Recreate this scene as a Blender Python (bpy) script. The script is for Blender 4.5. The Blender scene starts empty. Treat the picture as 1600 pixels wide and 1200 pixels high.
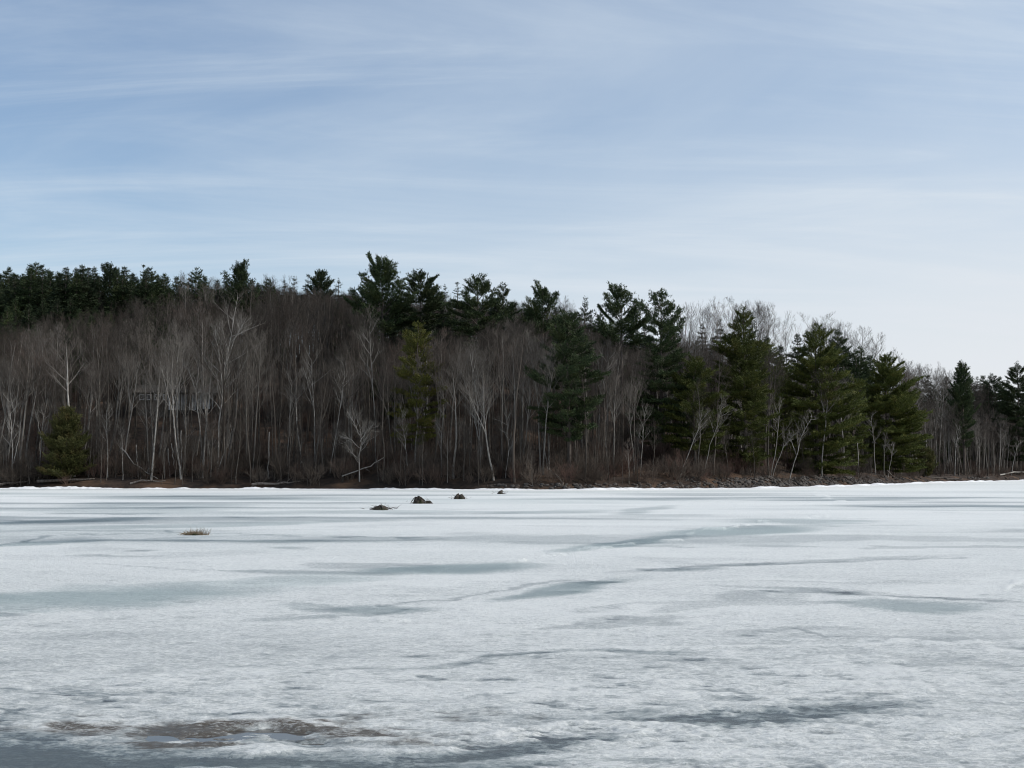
import bpy, bmesh, math, random
import numpy as np
from mathutils import Vector

random.seed(7)
RNG = np.random.default_rng(11)
R = math.radians
S = bpy.context.scene
COL = S.collection

# ------------------------------------------------------------------ camera, sky, sun, exposure
FPX = 2000.0          # focal length in photo pixels (1600 wide)
HOR = 740.0           # eye level row in the photo
EYE = 2.0             # eye height above the ice, metres
cam_d = bpy.data.cameras.new('camera')
cam = bpy.data.objects.new('camera', cam_d); COL.objects.link(cam)
cam.location = (0, 0, EYE)
cam.rotation_euler = (R(90) + math.atan((HOR - 600) / FPX), 0, 0)
cam_d.sensor_width = 36.0
cam_d.lens = 36.0 * FPX / 1600.0
cam_d.clip_start = 0.1
cam_d.clip_end = 20000
S.camera = cam

SUN_AZ, SUN_EL = 96.0, 40.0      # degrees clockwise from the view direction, elevation
sd = bpy.data.lights.new('sun', 'SUN'); sd.energy = 3.2; sd.angle = R(1.2); sd.color = (1.0, 0.955, 0.89)
sun = bpy.data.objects.new('sun', sd); COL.objects.link(sun)
to_sun = Vector((math.sin(R(SUN_AZ)) * math.cos(R(SUN_EL)), math.cos(R(SUN_AZ)) * math.cos(R(SUN_EL)), math.sin(R(SUN_EL))))
sun.rotation_euler = to_sun.to_track_quat('Z', 'Y').to_euler()
sun.location = to_sun * 300

S.view_settings.view_transform = 'Standard'
S.view_settings.look = 'None'
S.view_settings.exposure = 0.0
S.view_settings.gamma = 1.0
S.view_settings.use_curve_mapping = False
S.cycles.filter_width = 1.05


def nd(nt, kind, **kw):
    n = nt.nodes.new(kind)
    for k, v in kw.items():
        if k.startswith('_'):
            setattr(n, k[1:], v)
        else:
            key = int(k[1:]) if k[0] == 'i' and k[1:].isdigit() else k.replace('__', ' ')
            n.inputs[key].default_value = v
    return n


def math_n(nt, op, a, b=None, clamp=False):
    n = nt.nodes.new('ShaderNodeMath'); n.operation = op; n.use_clamp = clamp
    for i, v in enumerate((a, b)):
        if v is None: continue
        if isinstance(v, (int, float)): n.inputs[i].default_value = v
        else: nt.links.new(v, n.inputs[i])
    return n.outputs[0]


def smooth_n(nt, v, lo, hi, o0=0.0, o1=1.0):
    n = nt.nodes.new('ShaderNodeMapRange'); n.interpolation_type = 'SMOOTHSTEP'
    n.inputs[1].default_value = lo; n.inputs[2].default_value = hi
    n.inputs[3].default_value = o0; n.inputs[4].default_value = o1
    nt.links.new(v, n.inputs[0])
    return n.outputs[0]


def mix_n(nt, fac, a, b):
    n = nt.nodes.new('ShaderNodeMix'); n.data_type = 'RGBA'
    if isinstance(fac, (int, float)): n.inputs[0].default_value = fac
    else: nt.links.new(fac, n.inputs[0])
    for i, v in ((6, a), (7, b)):
        if isinstance(v, tuple): n.inputs[i].default_value = (*v, 1) if len(v) == 3 else v
        else: nt.links.new(v, n.inputs[i])
    return n.outputs[2]


def noise_n(nt, vec, scale, detail=3, rough=0.55, dist=0.0, off=0):
    n = nt.nodes.new('ShaderNodeTexNoise')
    n.inputs['Scale'].default_value = scale; n.inputs['Detail'].default_value = detail
    n.inputs['Roughness'].default_value = rough; n.inputs['Distortion'].default_value = dist
    nt.links.new(vec, n.inputs['Vector'])
    return n.outputs['Fac']


world = bpy.data.worlds.new('World'); S.world = world; world.use_nodes = True
wt = world.node_tree; wt.nodes.clear()
out = wt.nodes.new('ShaderNodeOutputWorld'); bg = wt.nodes.new('ShaderNodeBackground')
bg.inputs['Strength'].default_value = 0.145
sky = wt.nodes.new('ShaderNodeTexSky'); sky.sky_type = 'NISHITA'; sky.sun_disc = False
sky.sun_elevation = R(SUN_EL); sky.sun_rotation = R(SUN_AZ)
sky.altitude = 100; sky.air_density = 1.0; sky.dust_density = 1.2; sky.ozone_density = 0.9
tc = wt.nodes.new('ShaderNodeTexCoord')
sp = wt.nodes.new('ShaderNodeSeparateXYZ'); wt.links.new(tc.outputs['Generated'], sp.inputs[0])
zc = math_n(wt, 'ADD', math_n(wt, 'MAXIMUM', sp.outputs[2], 0.0), 0.20)
cx = math_n(wt, 'DIVIDE', sp.outputs[0], zc); cy = math_n(wt, 'DIVIDE', sp.outputs[1], zc)
cb = wt.nodes.new('ShaderNodeCombineXYZ'); wt.links.new(cx, cb.inputs[0]); wt.links.new(cy, cb.inputs[1])


def cloud_vec(rot, sx, sy, loc):
    m = wt.nodes.new('ShaderNodeMapping'); m.inputs['Rotation'].default_value = (0, 0, R(rot))
    m.inputs['Scale'].default_value = (sx, sy, 1); m.inputs['Location'].default_value = (*loc, 0)
    wt.links.new(cb.outputs[0], m.inputs[0]); return m.outputs[0]


c1 = noise_n(wt, cloud_vec(8, 0.55, 1.3, (12.1, 5.0)), 1.15, 8, 0.58, 1.2)      # broad veils
c2 = noise_n(wt, cloud_vec(-7, 0.5, 2.6, (2.2, 7.7)), 1.5, 8, 0.62, 0.8)      # fine streaks
veil = smooth_n(wt, c1, 0.24, 0.80)
streak = smooth_n(wt, c2, 0.40, 0.84)
side = smooth_n(wt, sp.outputs[0], -0.42, 0.45, -0.15, 1.25)                      # the veil thickens towards the sun
thick = math_n(wt, 'ADD', math_n(wt, 'MULTIPLY', veil, 0.44), math_n(wt, 'MULTIPLY', streak, 0.46))
thick = math_n(wt, 'ADD', thick, math_n(wt, 'MULTIPLY', side, 0.22), True)
low = smooth_n(wt, sp.outputs[2], 0.30, 0.02)                                   # haze builds towards the horizon on the sunny side
thick = math_n(wt, 'ADD', thick, math_n(wt, 'MULTIPLY', math_n(wt, 'MULTIPLY', low, side), 0.45), True)
col = mix_n(wt, thick, sky.outputs[0], (4.6, 5.2, 5.8))
col = mix_n(wt, math_n(wt, 'MULTIPLY', math_n(wt, 'MULTIPLY', low, side), 0.6, True), col, (5.75, 5.8, 5.95))
wt.links.new(col, bg.inputs['Color']); wt.links.new(bg.outputs[0], out.inputs['Surface'])


# ------------------------------------------------------------------ helpers
def tag(o, label=None, cat=None, group=None, kind=None):
    if label: o['label'] = label
    if cat: o['category'] = cat
    if group: o['group'] = group
    if kind: o['kind'] = kind
    return o


def make_mesh(name, V, F, mats, midx=None, smooth=False):
    """V (n,3); F (m,3) or (m,4)"""
    V = np.asarray(V, dtype=np.float32); F = np.asarray(F, dtype=np.int32)
    me = bpy.data.meshes.new(name)
    n, m, k = len(V), len(F), F.shape[1]
    me.vertices.add(n); me.vertices.foreach_set('co', V.ravel())
    me.loops.add(m * k); me.loops.foreach_set('vertex_index', F.ravel())
    me.polygons.add(m); me.polygons.foreach_set('loop_start', np.arange(0, m * k, k, dtype=np.int32))
    if not isinstance(mats, (list, tuple)): mats = [mats]
    for mt in mats: me.materials.append(mt)
    if midx is not None: me.polygons.foreach_set('material_index', np.asarray(midx, dtype=np.int32))
    me.polygons.foreach_set('use_smooth', np.full(m, bool(smooth)))
    me.update(calc_edges=True); me.validate()
    return me


def obj(name, me, parent=None, loc=(0, 0, 0), rot=(0, 0, 0), scale=(1, 1, 1)):
    o = bpy.data.objects.new(name, me); COL.objects.link(o)
    if parent: o.parent = parent
    o.location = loc; o.rotation_euler = rot; o.scale = scale
    return o


def thing(name, label, cat, loc=(0, 0, 0), rz=0.0, group=None):
    o = bpy.data.objects.new(name, None); COL.objects.link(o)
    o.location = loc; o.rotation_euler = (0, 0, rz); o.empty_display_size = 0.3
    return tag(o, label, cat, group)


class MB:
    """collects tubes and triangles"""
    def __init__(s): s.V = []; s.F = []; s.n = 0
    def add(s, V, F):
        s.V.append(np.asarray(V, dtype=np.float32)); s.F.append(np.asarray(F, dtype=np.int32) + s.n); s.n += len(V)
    def tube(s, P, rad, k=5, tip=True):
        P = np.asarray(P, float); m = len(P)
        T = np.gradient(P, axis=0); T /= np.linalg.norm(T, axis=1)[:, None] + 1e-9
        ref = np.array([1.0, 0, 0]) if abs(T[0][0]) < 0.8 else np.array([0, 1.0, 0])
        A = np.cross(T, ref); A /= np.linalg.norm(A, axis=1)[:, None] + 1e-9
        B = np.cross(T, A)
        a = np.arange(k) * (2 * math.pi / k)
        rad = np.asarray(rad, float)
        ring = P[:, None, :] + rad[:, None, None] * (np.cos(a)[None, :, None] * A[:, None, :] + np.sin(a)[None, :, None] * B[:, None, :])
        V = ring.reshape(-1, 3); F = []
        last = m - 1
        if tip:
            V = np.vstack([V[:(m - 1) * k], P[-1:]]); last = m - 2
        for i in range(last):
            for j in range(k):
                a0 = i * k + j; a1 = i * k + (j + 1) % k
                F.append((a0, a1, a1 + k)); F.append((a0, a1 + k, a0 + k))
        if tip:
            for j in range(k): F.append((last * k + j, last * k + (j + 1) % k, len(V) - 1))
        else:
            for j in range(1, k - 1): F.append((last * k, last * k + j, last * k + j + 1))
        s.add(V, F)
    def blades(s, P, D, L, W):
        """one thin three sided spike per row: roots P, directions D (unit), lengths L, widths W"""
        n = len(P)
        ref = RNG.normal(size=(n, 3)); A = np.cross(D, ref); A /= np.linalg.norm(A, axis=1)[:, None] + 1e-9
        B = np.cross(D, A)
        w = (W * 0.5)[:, None]
        V = np.stack([P + A * w, P - 0.5 * A * w + 0.87 * B * w, P - 0.5 * A * w - 0.87 * B * w, P + D * L[:, None]], 1).reshape(-1, 3)
        b = np.arange(n)[:, None] * 4
        F = np.concatenate([b + np.array([[0, 1, 3]]), b + np.array([[1, 2, 3]]), b + np.array([[2, 0, 3]])])
        s.add(V, F)
    def leaves(s, P, D, L, W):
        """flat needle sprays: one slim triangle each"""
        n = len(P)
        ref = RNG.normal(size=(n, 3)); A = np.cross(D, ref); A /= np.linalg.norm(A, axis=1)[:, None] + 1e-9
        w = (W * 0.5)[:, None]; M = P + D * (L * 0.3)[:, None]
        V = np.stack([P + A * w * .6, M - A * w, P + D * L[:, None]], 1).reshape(-1, 3)
        s.add(V, np.arange(n * 3).reshape(n, 3))
    def mesh(s, name, mat, smooth=False):
        return make_mesh(name, np.concatenate(s.V), np.concatenate(s.F), mat, smooth=smooth)


# numpy gradient noise
_perm = np.random.default_rng(5).integers(0, 1 << 30, size=4096)
def _h(ix, iy, seed):
    return _perm[(_perm[(ix + seed * 131) & 4095] + iy * 17 + seed) & 4095]
def pn(x, y, seed=0):
    x = np.asarray(x, float); y = np.asarray(y, float)
    ix = np.floor(x).astype(np.int64); iy = np.floor(y).astype(np.int64)
    fx = x - ix; fy = y - iy
    u = fx * fx * fx * (fx * (fx * 6 - 15) + 10); v = fy * fy * fy * (fy * (fy * 6 - 15) + 10)
    def g(a, b, dx, dy):
        t = (_h(a, b, seed) & 1023) * (2 * math.pi / 1024)
        return np.cos(t) * dx + np.sin(t) * dy
    n00 = g(ix, iy, fx, fy); n10 = g(ix + 1, iy, fx - 1, fy)
    n01 = g(ix, iy + 1, fx, fy - 1); n11 = g(ix + 1, iy + 1, fx - 1, fy - 1)
    return ((n00 * (1 - u) + n10 * u) * (1 - v) + (n01 * (1 - u) + n11 * u) * v) * 1.5
def fbm(x, y, wl, octs, seed=0, gain=0.55, minwl=None):
    """fractal noise about -1..1; minwl: per point shortest wavelength that is kept"""
    s = 0.0; a = 1.0; tot = 0.0
    for o in range(octs):
        w = wl / 2 ** o
        n = pn(x / w + 17.3 * o, y / w - 9.1 * o, seed + o)
        if minwl is not None: n = n * np.clip(w / minwl - 1.0, 0, 1)
        s = s + a * n; tot += a; a *= gain
    return s / tot * 1.5
def sst(v, a, b):
    t = np.clip((v - a) / (b - a), 0, 1); return t * t * (3 - 2 * t)


# ------------------------------------------------------------------ shoreline and terrain
SHORE = np.array([(-1500, 620), (-700, 330), (-300, 215), (-150, 184), (-67, 166), (-33, 165.5), (-10, 159), (0, 155), (8, 156), (16, 161), (33, 174),
                  (50, 199), (70, 236), (88, 275), (105, 305), (126, 334), (145, 362), (240, 470), (500, 640), (1500, 900)], float)
def shore_d(x, y):
    """signed distance behind the shoreline (positive on land)"""
    x = np.asarray(x, float); y = np.asarray(y, float)
    best = np.full(np.broadcast(x, y).shape, 1e9)
    for (ax, ay), (bx, by) in zip(SHORE[:-1], SHORE[1:]):
        dx, dy = bx - ax, by - ay
        t = np.clip(((x - ax) * dx + (y - ay) * dy) / (dx * dx + dy * dy), 0, 1)
        best = np.minimum(best, np.hypot(x - ax - t * dx, y - ay - t * dy))
    return np.where(y > np.interp(x, SHORE[:, 0], SHORE[:, 1]), best, -best)
HD = [0, 1.0, 3, 12, 30, 50, 75, 110, 200, 600, 1500]
HH = [0.0, 0.5, 1.2, 3.6, 11.2, 17, 22.5, 27, 31, 24, 10]
FX = [-1500, -20, 10, 36, 60, 80, 110, 160, 1500]
FV = [1.0, 1.0, .94, .76, .56, .40, .26, .24, .24]
def ground(x, y, d=None):
    if d is None: d = shore_d(x, y)
    d = d + 0.9 * pn(np.asarray(x) / 5.0, np.asarray(y) / 5.0, 31) * np.clip(d / 2 + 1, 0, 1)
    lo = np.interp(np.minimum(d, 3), [-40, -6, 0, 1.0, 3], [-8, -1.2, 0.0, 0.55, 1.3])
    hi = np.interp(d, HD, HH) - 1.2
    f = np.interp(x, FX, FV)
    return lo + np.where(d > 3, hi * f, 0) + np.where(d > 0.5, 0.5 * np.clip((d - .5) / 6, 0, 1) * fbm(x, y, 9, 3, 40), 0)
_TU = np.linspace(-1.02, 1.02, 700); _TY = np.concatenate([np.linspace(100, 600, 500), np.linspace(605, 1500, 120)])
_TD = np.maximum.accumulate(shore_d(_TU[:, None] * _TY[None, :], _TY[None, :] + 0 * _TU[:, None]), axis=1)
def at(px, d):
    """world x, y where the line of sight of photo column px lies d metres behind the shore"""
    u = (px - 800) / FPX; f = (min(max(u, -1.0), 1.0) + 1.02) / 2.04 * 699; i = int(f); t = f - i
    y = float(np.interp(d, _TD[i], _TY)) * (1 - t) + float(np.interp(d, _TD[i + 1], _TY)) * t
    return u * y, y
def ht(py, Y):
    """world height that photo row py has at distance Y"""
    return EYE + (HOR - py) / FPX * Y
def on_ice(px, py):
    Y = EYE * FPX / (py - HOR); return (px - 800) / FPX * Y, Y


# ------------------------------------------------------------------ materials
def material(name):
    m = bpy.data.materials.new(name); m.use_nodes = True
    nt = m.node_tree; b = nt.nodes['Principled BSDF']
    b.inputs['Specular IOR Level'].default_value = 0.25
    return m, nt, b


def bark(name, c0, c1, c2=None, scale=6, rough=0.9, var=0.35, moss=None):
    m, nt, b = material(name)
    tcn = nt.nodes.new('ShaderNodeTexCoord'); oi = nt.nodes.new('ShaderNodeObjectInfo')
    mp = nt.nodes.new('ShaderNodeMapping'); mp.inputs['Scale'].default_value = (1, 1, 0.3)
    nt.links.new(tcn.outputs['Object'], mp.inputs[0])
    f = smooth_n(nt, noise_n(nt, mp.outputs[0], scale, 5, 0.65), 0.35, 0.65)
    c = mix_n(nt, f, c0, c1)
    if c2:
        c = mix_n(nt, smooth_n(nt, oi.outputs['Random'], 0.45, 1.0), c, c2)
    if moss:
        c = mix_n(nt, smooth_n(nt, noise_n(nt, tcn.outputs['Object'], 1.3, 4), 0.52, 0.68), c, moss)
    hsv = nt.nodes.new('ShaderNodeHueSaturation'); nt.links.new(c, hsv.inputs['Color'])
    r2 = math_n(nt, 'FRACT', math_n(nt, 'MULTIPLY', oi.outputs['Random'], 7.31))
    nt.links.new(math_n(nt, 'ADD', math_n(nt, 'MULTIPLY', r2, 2 * var), 1 - var), hsv.inputs['Value'])
    nt.links.new(hsv.outputs[0], b.inputs['Base Color']); b.inputs['Roughness'].default_value = rough
    b.inputs['Specular IOR Level'].default_value = 0.1
    return m


def needles(name, c0, c1, c2):
    m, nt, b = material(name)
    g = nt.nodes.new('ShaderNodeNewGeometry'); tcn = nt.nodes.new('ShaderNodeTexCoord'); oi = nt.nodes.new('ShaderNodeObjectInfo')
    c = mix_n(nt, g.outputs['Random Per Island'], c0, c1)
    c = mix_n(nt, smooth_n(nt, noise_n(nt, tcn.outputs['Object'], 0.55, 4, 0.6), 0.45, 0.7), c, c2)
    hsv = nt.nodes.new('ShaderNodeHueSaturation'); nt.links.new(c, hsv.inputs['Color'])
    nt.links.new(math_n(nt, 'ADD', math_n(nt, 'MULTIPLY', oi.outputs['Random'], 0.4), 0.8), hsv.inputs['Value'])
    nt.links.new(hsv.outputs[0], b.inputs['Base Color']); b.inputs['Roughness'].default_value = 0.65
    b.inputs['Specular IOR Level'].default_value = 0.15
    return m


M_BARK = bark('grey_bark', (.115, .105, .092), (.28, .26, .235), (.18, .163, .142), var=.38)
M_DBARK = bark('shaded_bark', (.045, .039, .033), (.11, .098, .084), (.065, .054, .045), var=.4)  # darker copy of the bark, shade of the deep wood put into its colour
M_DTWIG = bark('shaded_twig', (.042, .036, .031), (.070, .060, .051), (.050, .039, .033), var=.3)  # twigs darkened likewise, with the deep wood's shade in the colour
M_BTWIG = bark('pale_twig', (.15, .136, .118), (.095, .084, .07), scale=4, var=.25)
M_TWIG = bark('twig_bark', (.095, .083, .071), (.17, .152, .132), (.105, .080, .066), var=.35)
M_BIRCH = bark('birch_bark', (.36, .34, .31), (.12, .11, .10), (.23, .215, .195), scale=4, var=.2)
M_SNAG = bark('weathered_wood', (.33, .31, .285), (.20, .185, .165), scale=4, var=.2)
M_PBARK = bark('pine_bark', (.07, .058, .05), (.13, .11, .095), scale=5, var=.25)
M_SHRUB = bark('shrub_twig', (.06, .048, .038), (.12, .097, .078), (.085, .053, .042), var=.45)
M_DRIFT = bark('driftwood', (.07, .058, .05), (.17, .15, .13), scale=5, var=.4)
M_STUMP = bark('stump_wood', (.03, .026, .021), (.075, .065, .054), scale=9, var=.2, moss=(.03, .036, .016))
M_REED = bark('dry_reed', (.22, .17, .11), (.32, .26, .18), scale=8, var=.3)
M_PINE = needles('pine_needles', (.022, .036, .016), (.045, .066, .026), (.05, .062, .022))
M_GREEN = needles('green_needles', (.038, .050, .011), (.074, .088, .020), (.094, .097, .022))
M_YGREEN = needles('olive_needles', (.055, .062, .014), (.092, .094, .021), (.10, .09, .021))
M_SPRUCE = needles('spruce_needles', (.016, .027, .013), (.032, .047, .02), (.03, .04, .018))
M_CEDAR = needles('cedar_sprays', (.045, .05, .016), (.075, .076, .024), (.088, .07, .026))

m, nt, b = material('leaf_litter'); M_LITTER = m
tcn = nt.nodes.new('ShaderNodeTexCoord')
c = mix_n(nt, smooth_n(nt, noise_n(nt, tcn.outputs['Object'], 1.1, 8, 0.7), 0.35, 0.65), (.020, .0155, .0125), (.046, .031, .022))
c = mix_n(nt, smooth_n(nt, noise_n(nt, tcn.outputs['Object'], 0.16, 5, 0.6), 0.48, 0.64), c, (.082, .05, .031))
nt.links.new(c, b.inputs['Base Color']); b.inputs['Roughness'].default_value = 0.95
bp = nt.nodes.new('ShaderNodeBump'); bp.inputs['Strength'].default_value = 0.8; bp.inputs['Distance'].default_value = 0.12
nt.links.new(noise_n(nt, tcn.outputs['Object'], 3.5, 6, 0.7), bp.inputs['Height']); nt.links.new(bp.outputs[0], b.inputs['Normal'])

m, nt, b = material('shore_stone'); M_STONE = m
tcn = nt.nodes.new('ShaderNodeTexCoord'); oi = nt.nodes.new('ShaderNodeObjectInfo')
c = mix_n(nt, smooth_n(nt, noise_n(nt, tcn.outputs['Object'], 3.0, 6, 0.65), 0.35, 0.68), (.032, .029, .026), (.125, .113, .102))
c = mix_n(nt, smooth_n(nt, oi.outputs['Random'], 0.3, 1.0), c, (.062, .05, .041))
nt.links.new(c, b.inputs['Base Color']); b.inputs['Roughness'].default_value = 0.85

m, nt, b = material('snow_crust'); M_SNOW = m
tcn = nt.nodes.new('ShaderNodeTexCoord')
c = mix_n(nt, smooth_n(nt, noise_n(nt, tcn.outputs['Object'], 0.7, 6, 0.65), 0.4, 0.72), (.80, .81, .82), (.55, .56, .57))
nt.links.new(c, b.inputs['Base Color']); b.inputs['Roughness'].default_value = 0.8

# ------------------------------------------------------------------ frozen lake: one sheet, fine in front of the camera
ry = np.concatenate([np.linspace(1225, 990, 200), np.linspace(988.6, 746, 235)[1:]])       # rows as depression of the line of sight
rr = EYE * FPX / (ry - HOR)
rr = np.concatenate([np.array([1.0, 2.0, 3.5, 5.0, 6.5, 7.5]), rr, np.array([760, 900, 1200, 1700, 2600, 4000])])
ang = np.concatenate([np.linspace(-180, -30, 30)[:-1], np.linspace(-30, -23.4, 14)[:-1], np.linspace(-23.4, 23.4, 920), np.linspace(23.4, 30, 14)[1:], np.linspace(30, 180, 30)[1:-1]])
A_, R_ = np.meshgrid(np.radians(ang), rr)
tanA = np.tan(np.clip(A_, -1.2, 1.2))
# rows are straight in depth in front of the camera
front = np.abs(A_) < R(30)
dep = np.where(front, R_, R_ * np.cos(R(30)) / np.maximum(np.cos(R(30)), 0))   # same ring depth everywhere
X = np.where(front, R_ * np.tan(np.clip(A_, -.6, .6)), R_ / np.cos(R(30)) * np.sin(A_))
Y = np.where(front, R_, R_ / np.cos(R(30)) * np.cos(A_))
PX = 800 + FPX * X / np.maximum(Y, .5); PY = HOR + EYE * FPX / np.maximum(Y, .5)
mw = np.maximum(R_ * R_ / (EYE * FPX) * 1.1, R_ * 0.0018)      # shortest depth wavelength the rows can carry

W1 = fbm(X, Y, 6.0, 4, 3, minwl=mw); W2 = fbm(X + 40, Y, 6.0, 4, 9, minwl=mw)
xw, yw = X + 1.6 * W1, Y + 1.6 * W2
far = sst(R_, 14, 60)
n_big = fbm(xw * .55, yw, 22.0, 7, 50, .6, minwl=mw)
n_mid = fbm(xw * .6, yw, 5.0, 7, 70, .62, minwl=mw)
n_fin = fbm(X * .55, Y, 0.9, 5, 90, .75, minwl=mw)
n_crs = fbm(X * .6, Y, 0.34, 5, 95, .8, minwl=mw)
n_str = fbm(xw * .22 + .15 * yw, yw, 9.0, 6, 120, .6, minwl=mw)
wet_shade = 0.10 + 0.22 * sst(n_big, .0, .55) + 0.20 * sst(n_mid, .16, .6) + far * 0.55 * sst(n_str, .05, .4)
wet_shade -= 0.25 * far * sst(-n_str, .1, .5)
wet_shade += 0.10 * n_fin - (0.22 - .17 * sst(R_, 11, 20)) * n_crs * (1 - .6 * far)  # pits greyer, bumps whiter: relief shading put into the ice colour
n_slv = fbm(xw * .30 + .22 * yw, yw * .9 - .1 * xw, 3.2, 6, 160, .5, minwl=mw)
wet_shade += .34 * sst(n_slv, .46, .56) * (R_ > 13)
wet_shade -= .22 * sst(-n_slv, .42, .55)
n_pit = fbm(X * .55 + .1 * W1, Y, .20, 4, 98, .7, minwl=mw * .6); n_lmp = fbm(X * .5, Y + .1 * W2, .55, 4, 99, .65, minwl=mw * .6)
near = (1 - sst(R_, 14, 30)) * sst(n_mid + .5 * n_fin, -.35, .3)
wet_shade += near * (.42 * sst(-n_crs, .18, .42) - .20 * sst(n_crs, .22, .5))  # painted shade again: hollows of the near crust darker, crests lighter
coarse = (1 - sst(R_, 9.5, 19)) * (.35 + .65 * sst(fbm(X * .5, Y, 3.5, 4, 97, .6) + .25, -.3, .5))
dirt = np.zeros_like(X); teal = 0.30 * far * sst(n_big, -.2, .5); rough_relief = 1 - 0.5 * far

lw = 1.0 + 0.0 * X
wpx = PX + 46 * fbm(X / R_ * 12, np.log(R_) * 14, 3.0, 4, 200)     # frayed edges
wpy = (PY - HOR) * (1 + 0.030 * fbm(X / R_ * 20, np.log(R_) * 30, 3.0, 4, 210))
def blob(px, py, hw, hh, tilt=0.0, soft=0.55):
    dx = (wpx - px); dy = (wpy - (py - HOR)) - tilt * dx
    q = np.sqrt((dx / hw) ** 2 + (dy / hh) ** 2)
    return 1 - sst(q + 0.35 * n_mid, 1 - soft, 1 + soft * .4)
def line(pts, w, warp=1.0):
    best = np.full(X.shape, 1e9)
    qx = PX + 12 * warp * (fbm(X / R_ * 40, np.log(R_) * 40, 2.0, 3, 230)); qy = PY + 3.0 * warp * fbm(X / R_ * 50, np.log(R_) * 50, 2.0, 3, 240)
    for (ax, ay), (bx, by) in zip(pts[:-1], pts[1:]):
        dx, dy = (bx - ax), (by - ay) * 6
        t = np.clip(((qx - ax) * dx + (qy - ay) * 6 * dy) / (dx * dx + dy * dy), 0, 1)
        best = np.minimum(best, np.hypot((qx - ax - t * dx) / 6, qy - ay - t * (by - ay)))
    return 1 - sst(best, w * .4, w)
# (column, row, half width, half height, tilt, wet, teal)
for px, py, hw, hh, tl, w_, t_ in [
        (1230, 1112, 210, 13, -.07, .55, .15), (1010, 1112, 200, 16, -.03, .22, .1), (830, 1166, 190, 13, -.10, .55, .1), (1300, 1100, 160, 10, .0, .2, .1),
        (700, 1036, 150, 5, -.085, .45, .1), (980, 1016, 130, 3.5, .0, .5, .1), (830, 1024, 130, 3, -.05, .4, .1), (1420, 1032, 120, 10, .0, .25, .0),
        (1430, 946, 115, 10, .02, .5, .5), (1350, 925, 260, 3.2, .05, .4, .0), (1240, 880, 270, 3.6, -.045, .4, .0), (1060, 889, 80, 3, .0, .3, .1),
        (880, 921, 120, 9, -.14, .6, .6), (930, 910, 60, 3, .0, .4, .2), (590, 953, 100, 7, .0, .5, .4), (490, 950, 60, 6, .1, .3, .2), (520, 962, 120, 3, -.07, .35, .1),
        (700, 889, 150, 9, -.03, .5, .7), (500, 896, 150, 3.0, .02, .4, .2), (150, 935, 240, 18, -.03, .3, .8), (40, 957, 60, 4, -.02, .6, .2), (400, 912, 200, 12, -.05, .15, .5),
        (960, 851, 100, 6, -.12, .45, .6), (1140, 829, 150, 7, -.03, .45, .7), (1230, 815, 130, 5, .0, .35, .4), (870, 800, 130, 3, -.02, .3, .3), (1020, 797, 60, 4, -.1, .35, .2),
        (100, 815, 160, 4, -.03, .45, .4), (60, 850, 140, 3, -.05, .45, .5), (230, 790, 200, 4, .0, .4, .3), (420, 845, 320, 2.5, .0, .4, .3), (340, 820, 300, 3, -.02, .3, .4),
        (230, 862, 30, 2, .0, .5, .0), (460, 857, 40, 2, .0, .4, .2), (1240, 853, 80, 3, .02, .3, .1), (640, 800, 200, 3, .0, .3, .3), (330, 778, 260, 3, .0, .5, .2), (600, 774, 250, 2, .0, .5, .1),
        (1440, 790, 160, 3, .0, .35, .1), (1350, 780, 220, 2, -.01, .4, .2), (1000, 780, 200, 2, .0, .4, .1), (1100, 772, 200, 2, .0, .35, .1),
        (120, 1184, 320, 26, .0, .75, .15), (420, 1194, 320, 15, .0, .7, .25), (30, 1172, 130, 44, .0, .5, .1), (720, 1195, 220, 9, -.05, .4, .2), (20, 1120, 130, 10, .0, .3, .05),
        (330, 1150, 420, 20, .0, .45, .05), (600, 1178, 380, 14, -.03, .5, .15), (950, 1122, 330, 12, -.02, .22, .0), (1000, 1190, 300, 5, -.03, .25, .05), (180, 992, 140, 5, -.02, .14, .0), (410, 1008, 80, 3, .0, .15, .0), (320, 968, 22, 2, .0, .3, .0), (315, 957, 22, 2.5, .0, .14, .0)]:
    k = blob(px, py, hw, hh, tl); wet_shade = wet_shade + w_ * k; teal = np.maximum(teal, t_ * k)
for pts, w, a in [([(1000, 889), (1190, 882), (1495, 871)], 1.6, .4), ([(1180, 922), (1380, 931), (1600, 941)], 1.6, .45), ([(600, 946), (720, 935), (870, 906), (975, 909)], 1.6, .4),
                  ([(1245, 980), (1285, 995)], 1.3, .4), ([(60, 1083), (115, 1083)], 1.2, .5), ([(130, 880), (300, 890), (420, 893)], 1.0, .3), ([(0, 1073), (40, 1075)], 1.3, .5),
                  ([(145, 1085), (185, 1092)], 1.2, .4), ([(825, 1095), (862, 1101)], 2.0, .4), ([(260, 830), (460, 838), (700, 842)], 1.2, .3), ([(0, 852), (90, 836), (260, 832)], 1.2, .4)]:
    wet_shade = wet_shade + a * line(pts, w)
ridge = 0.0 * X
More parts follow.
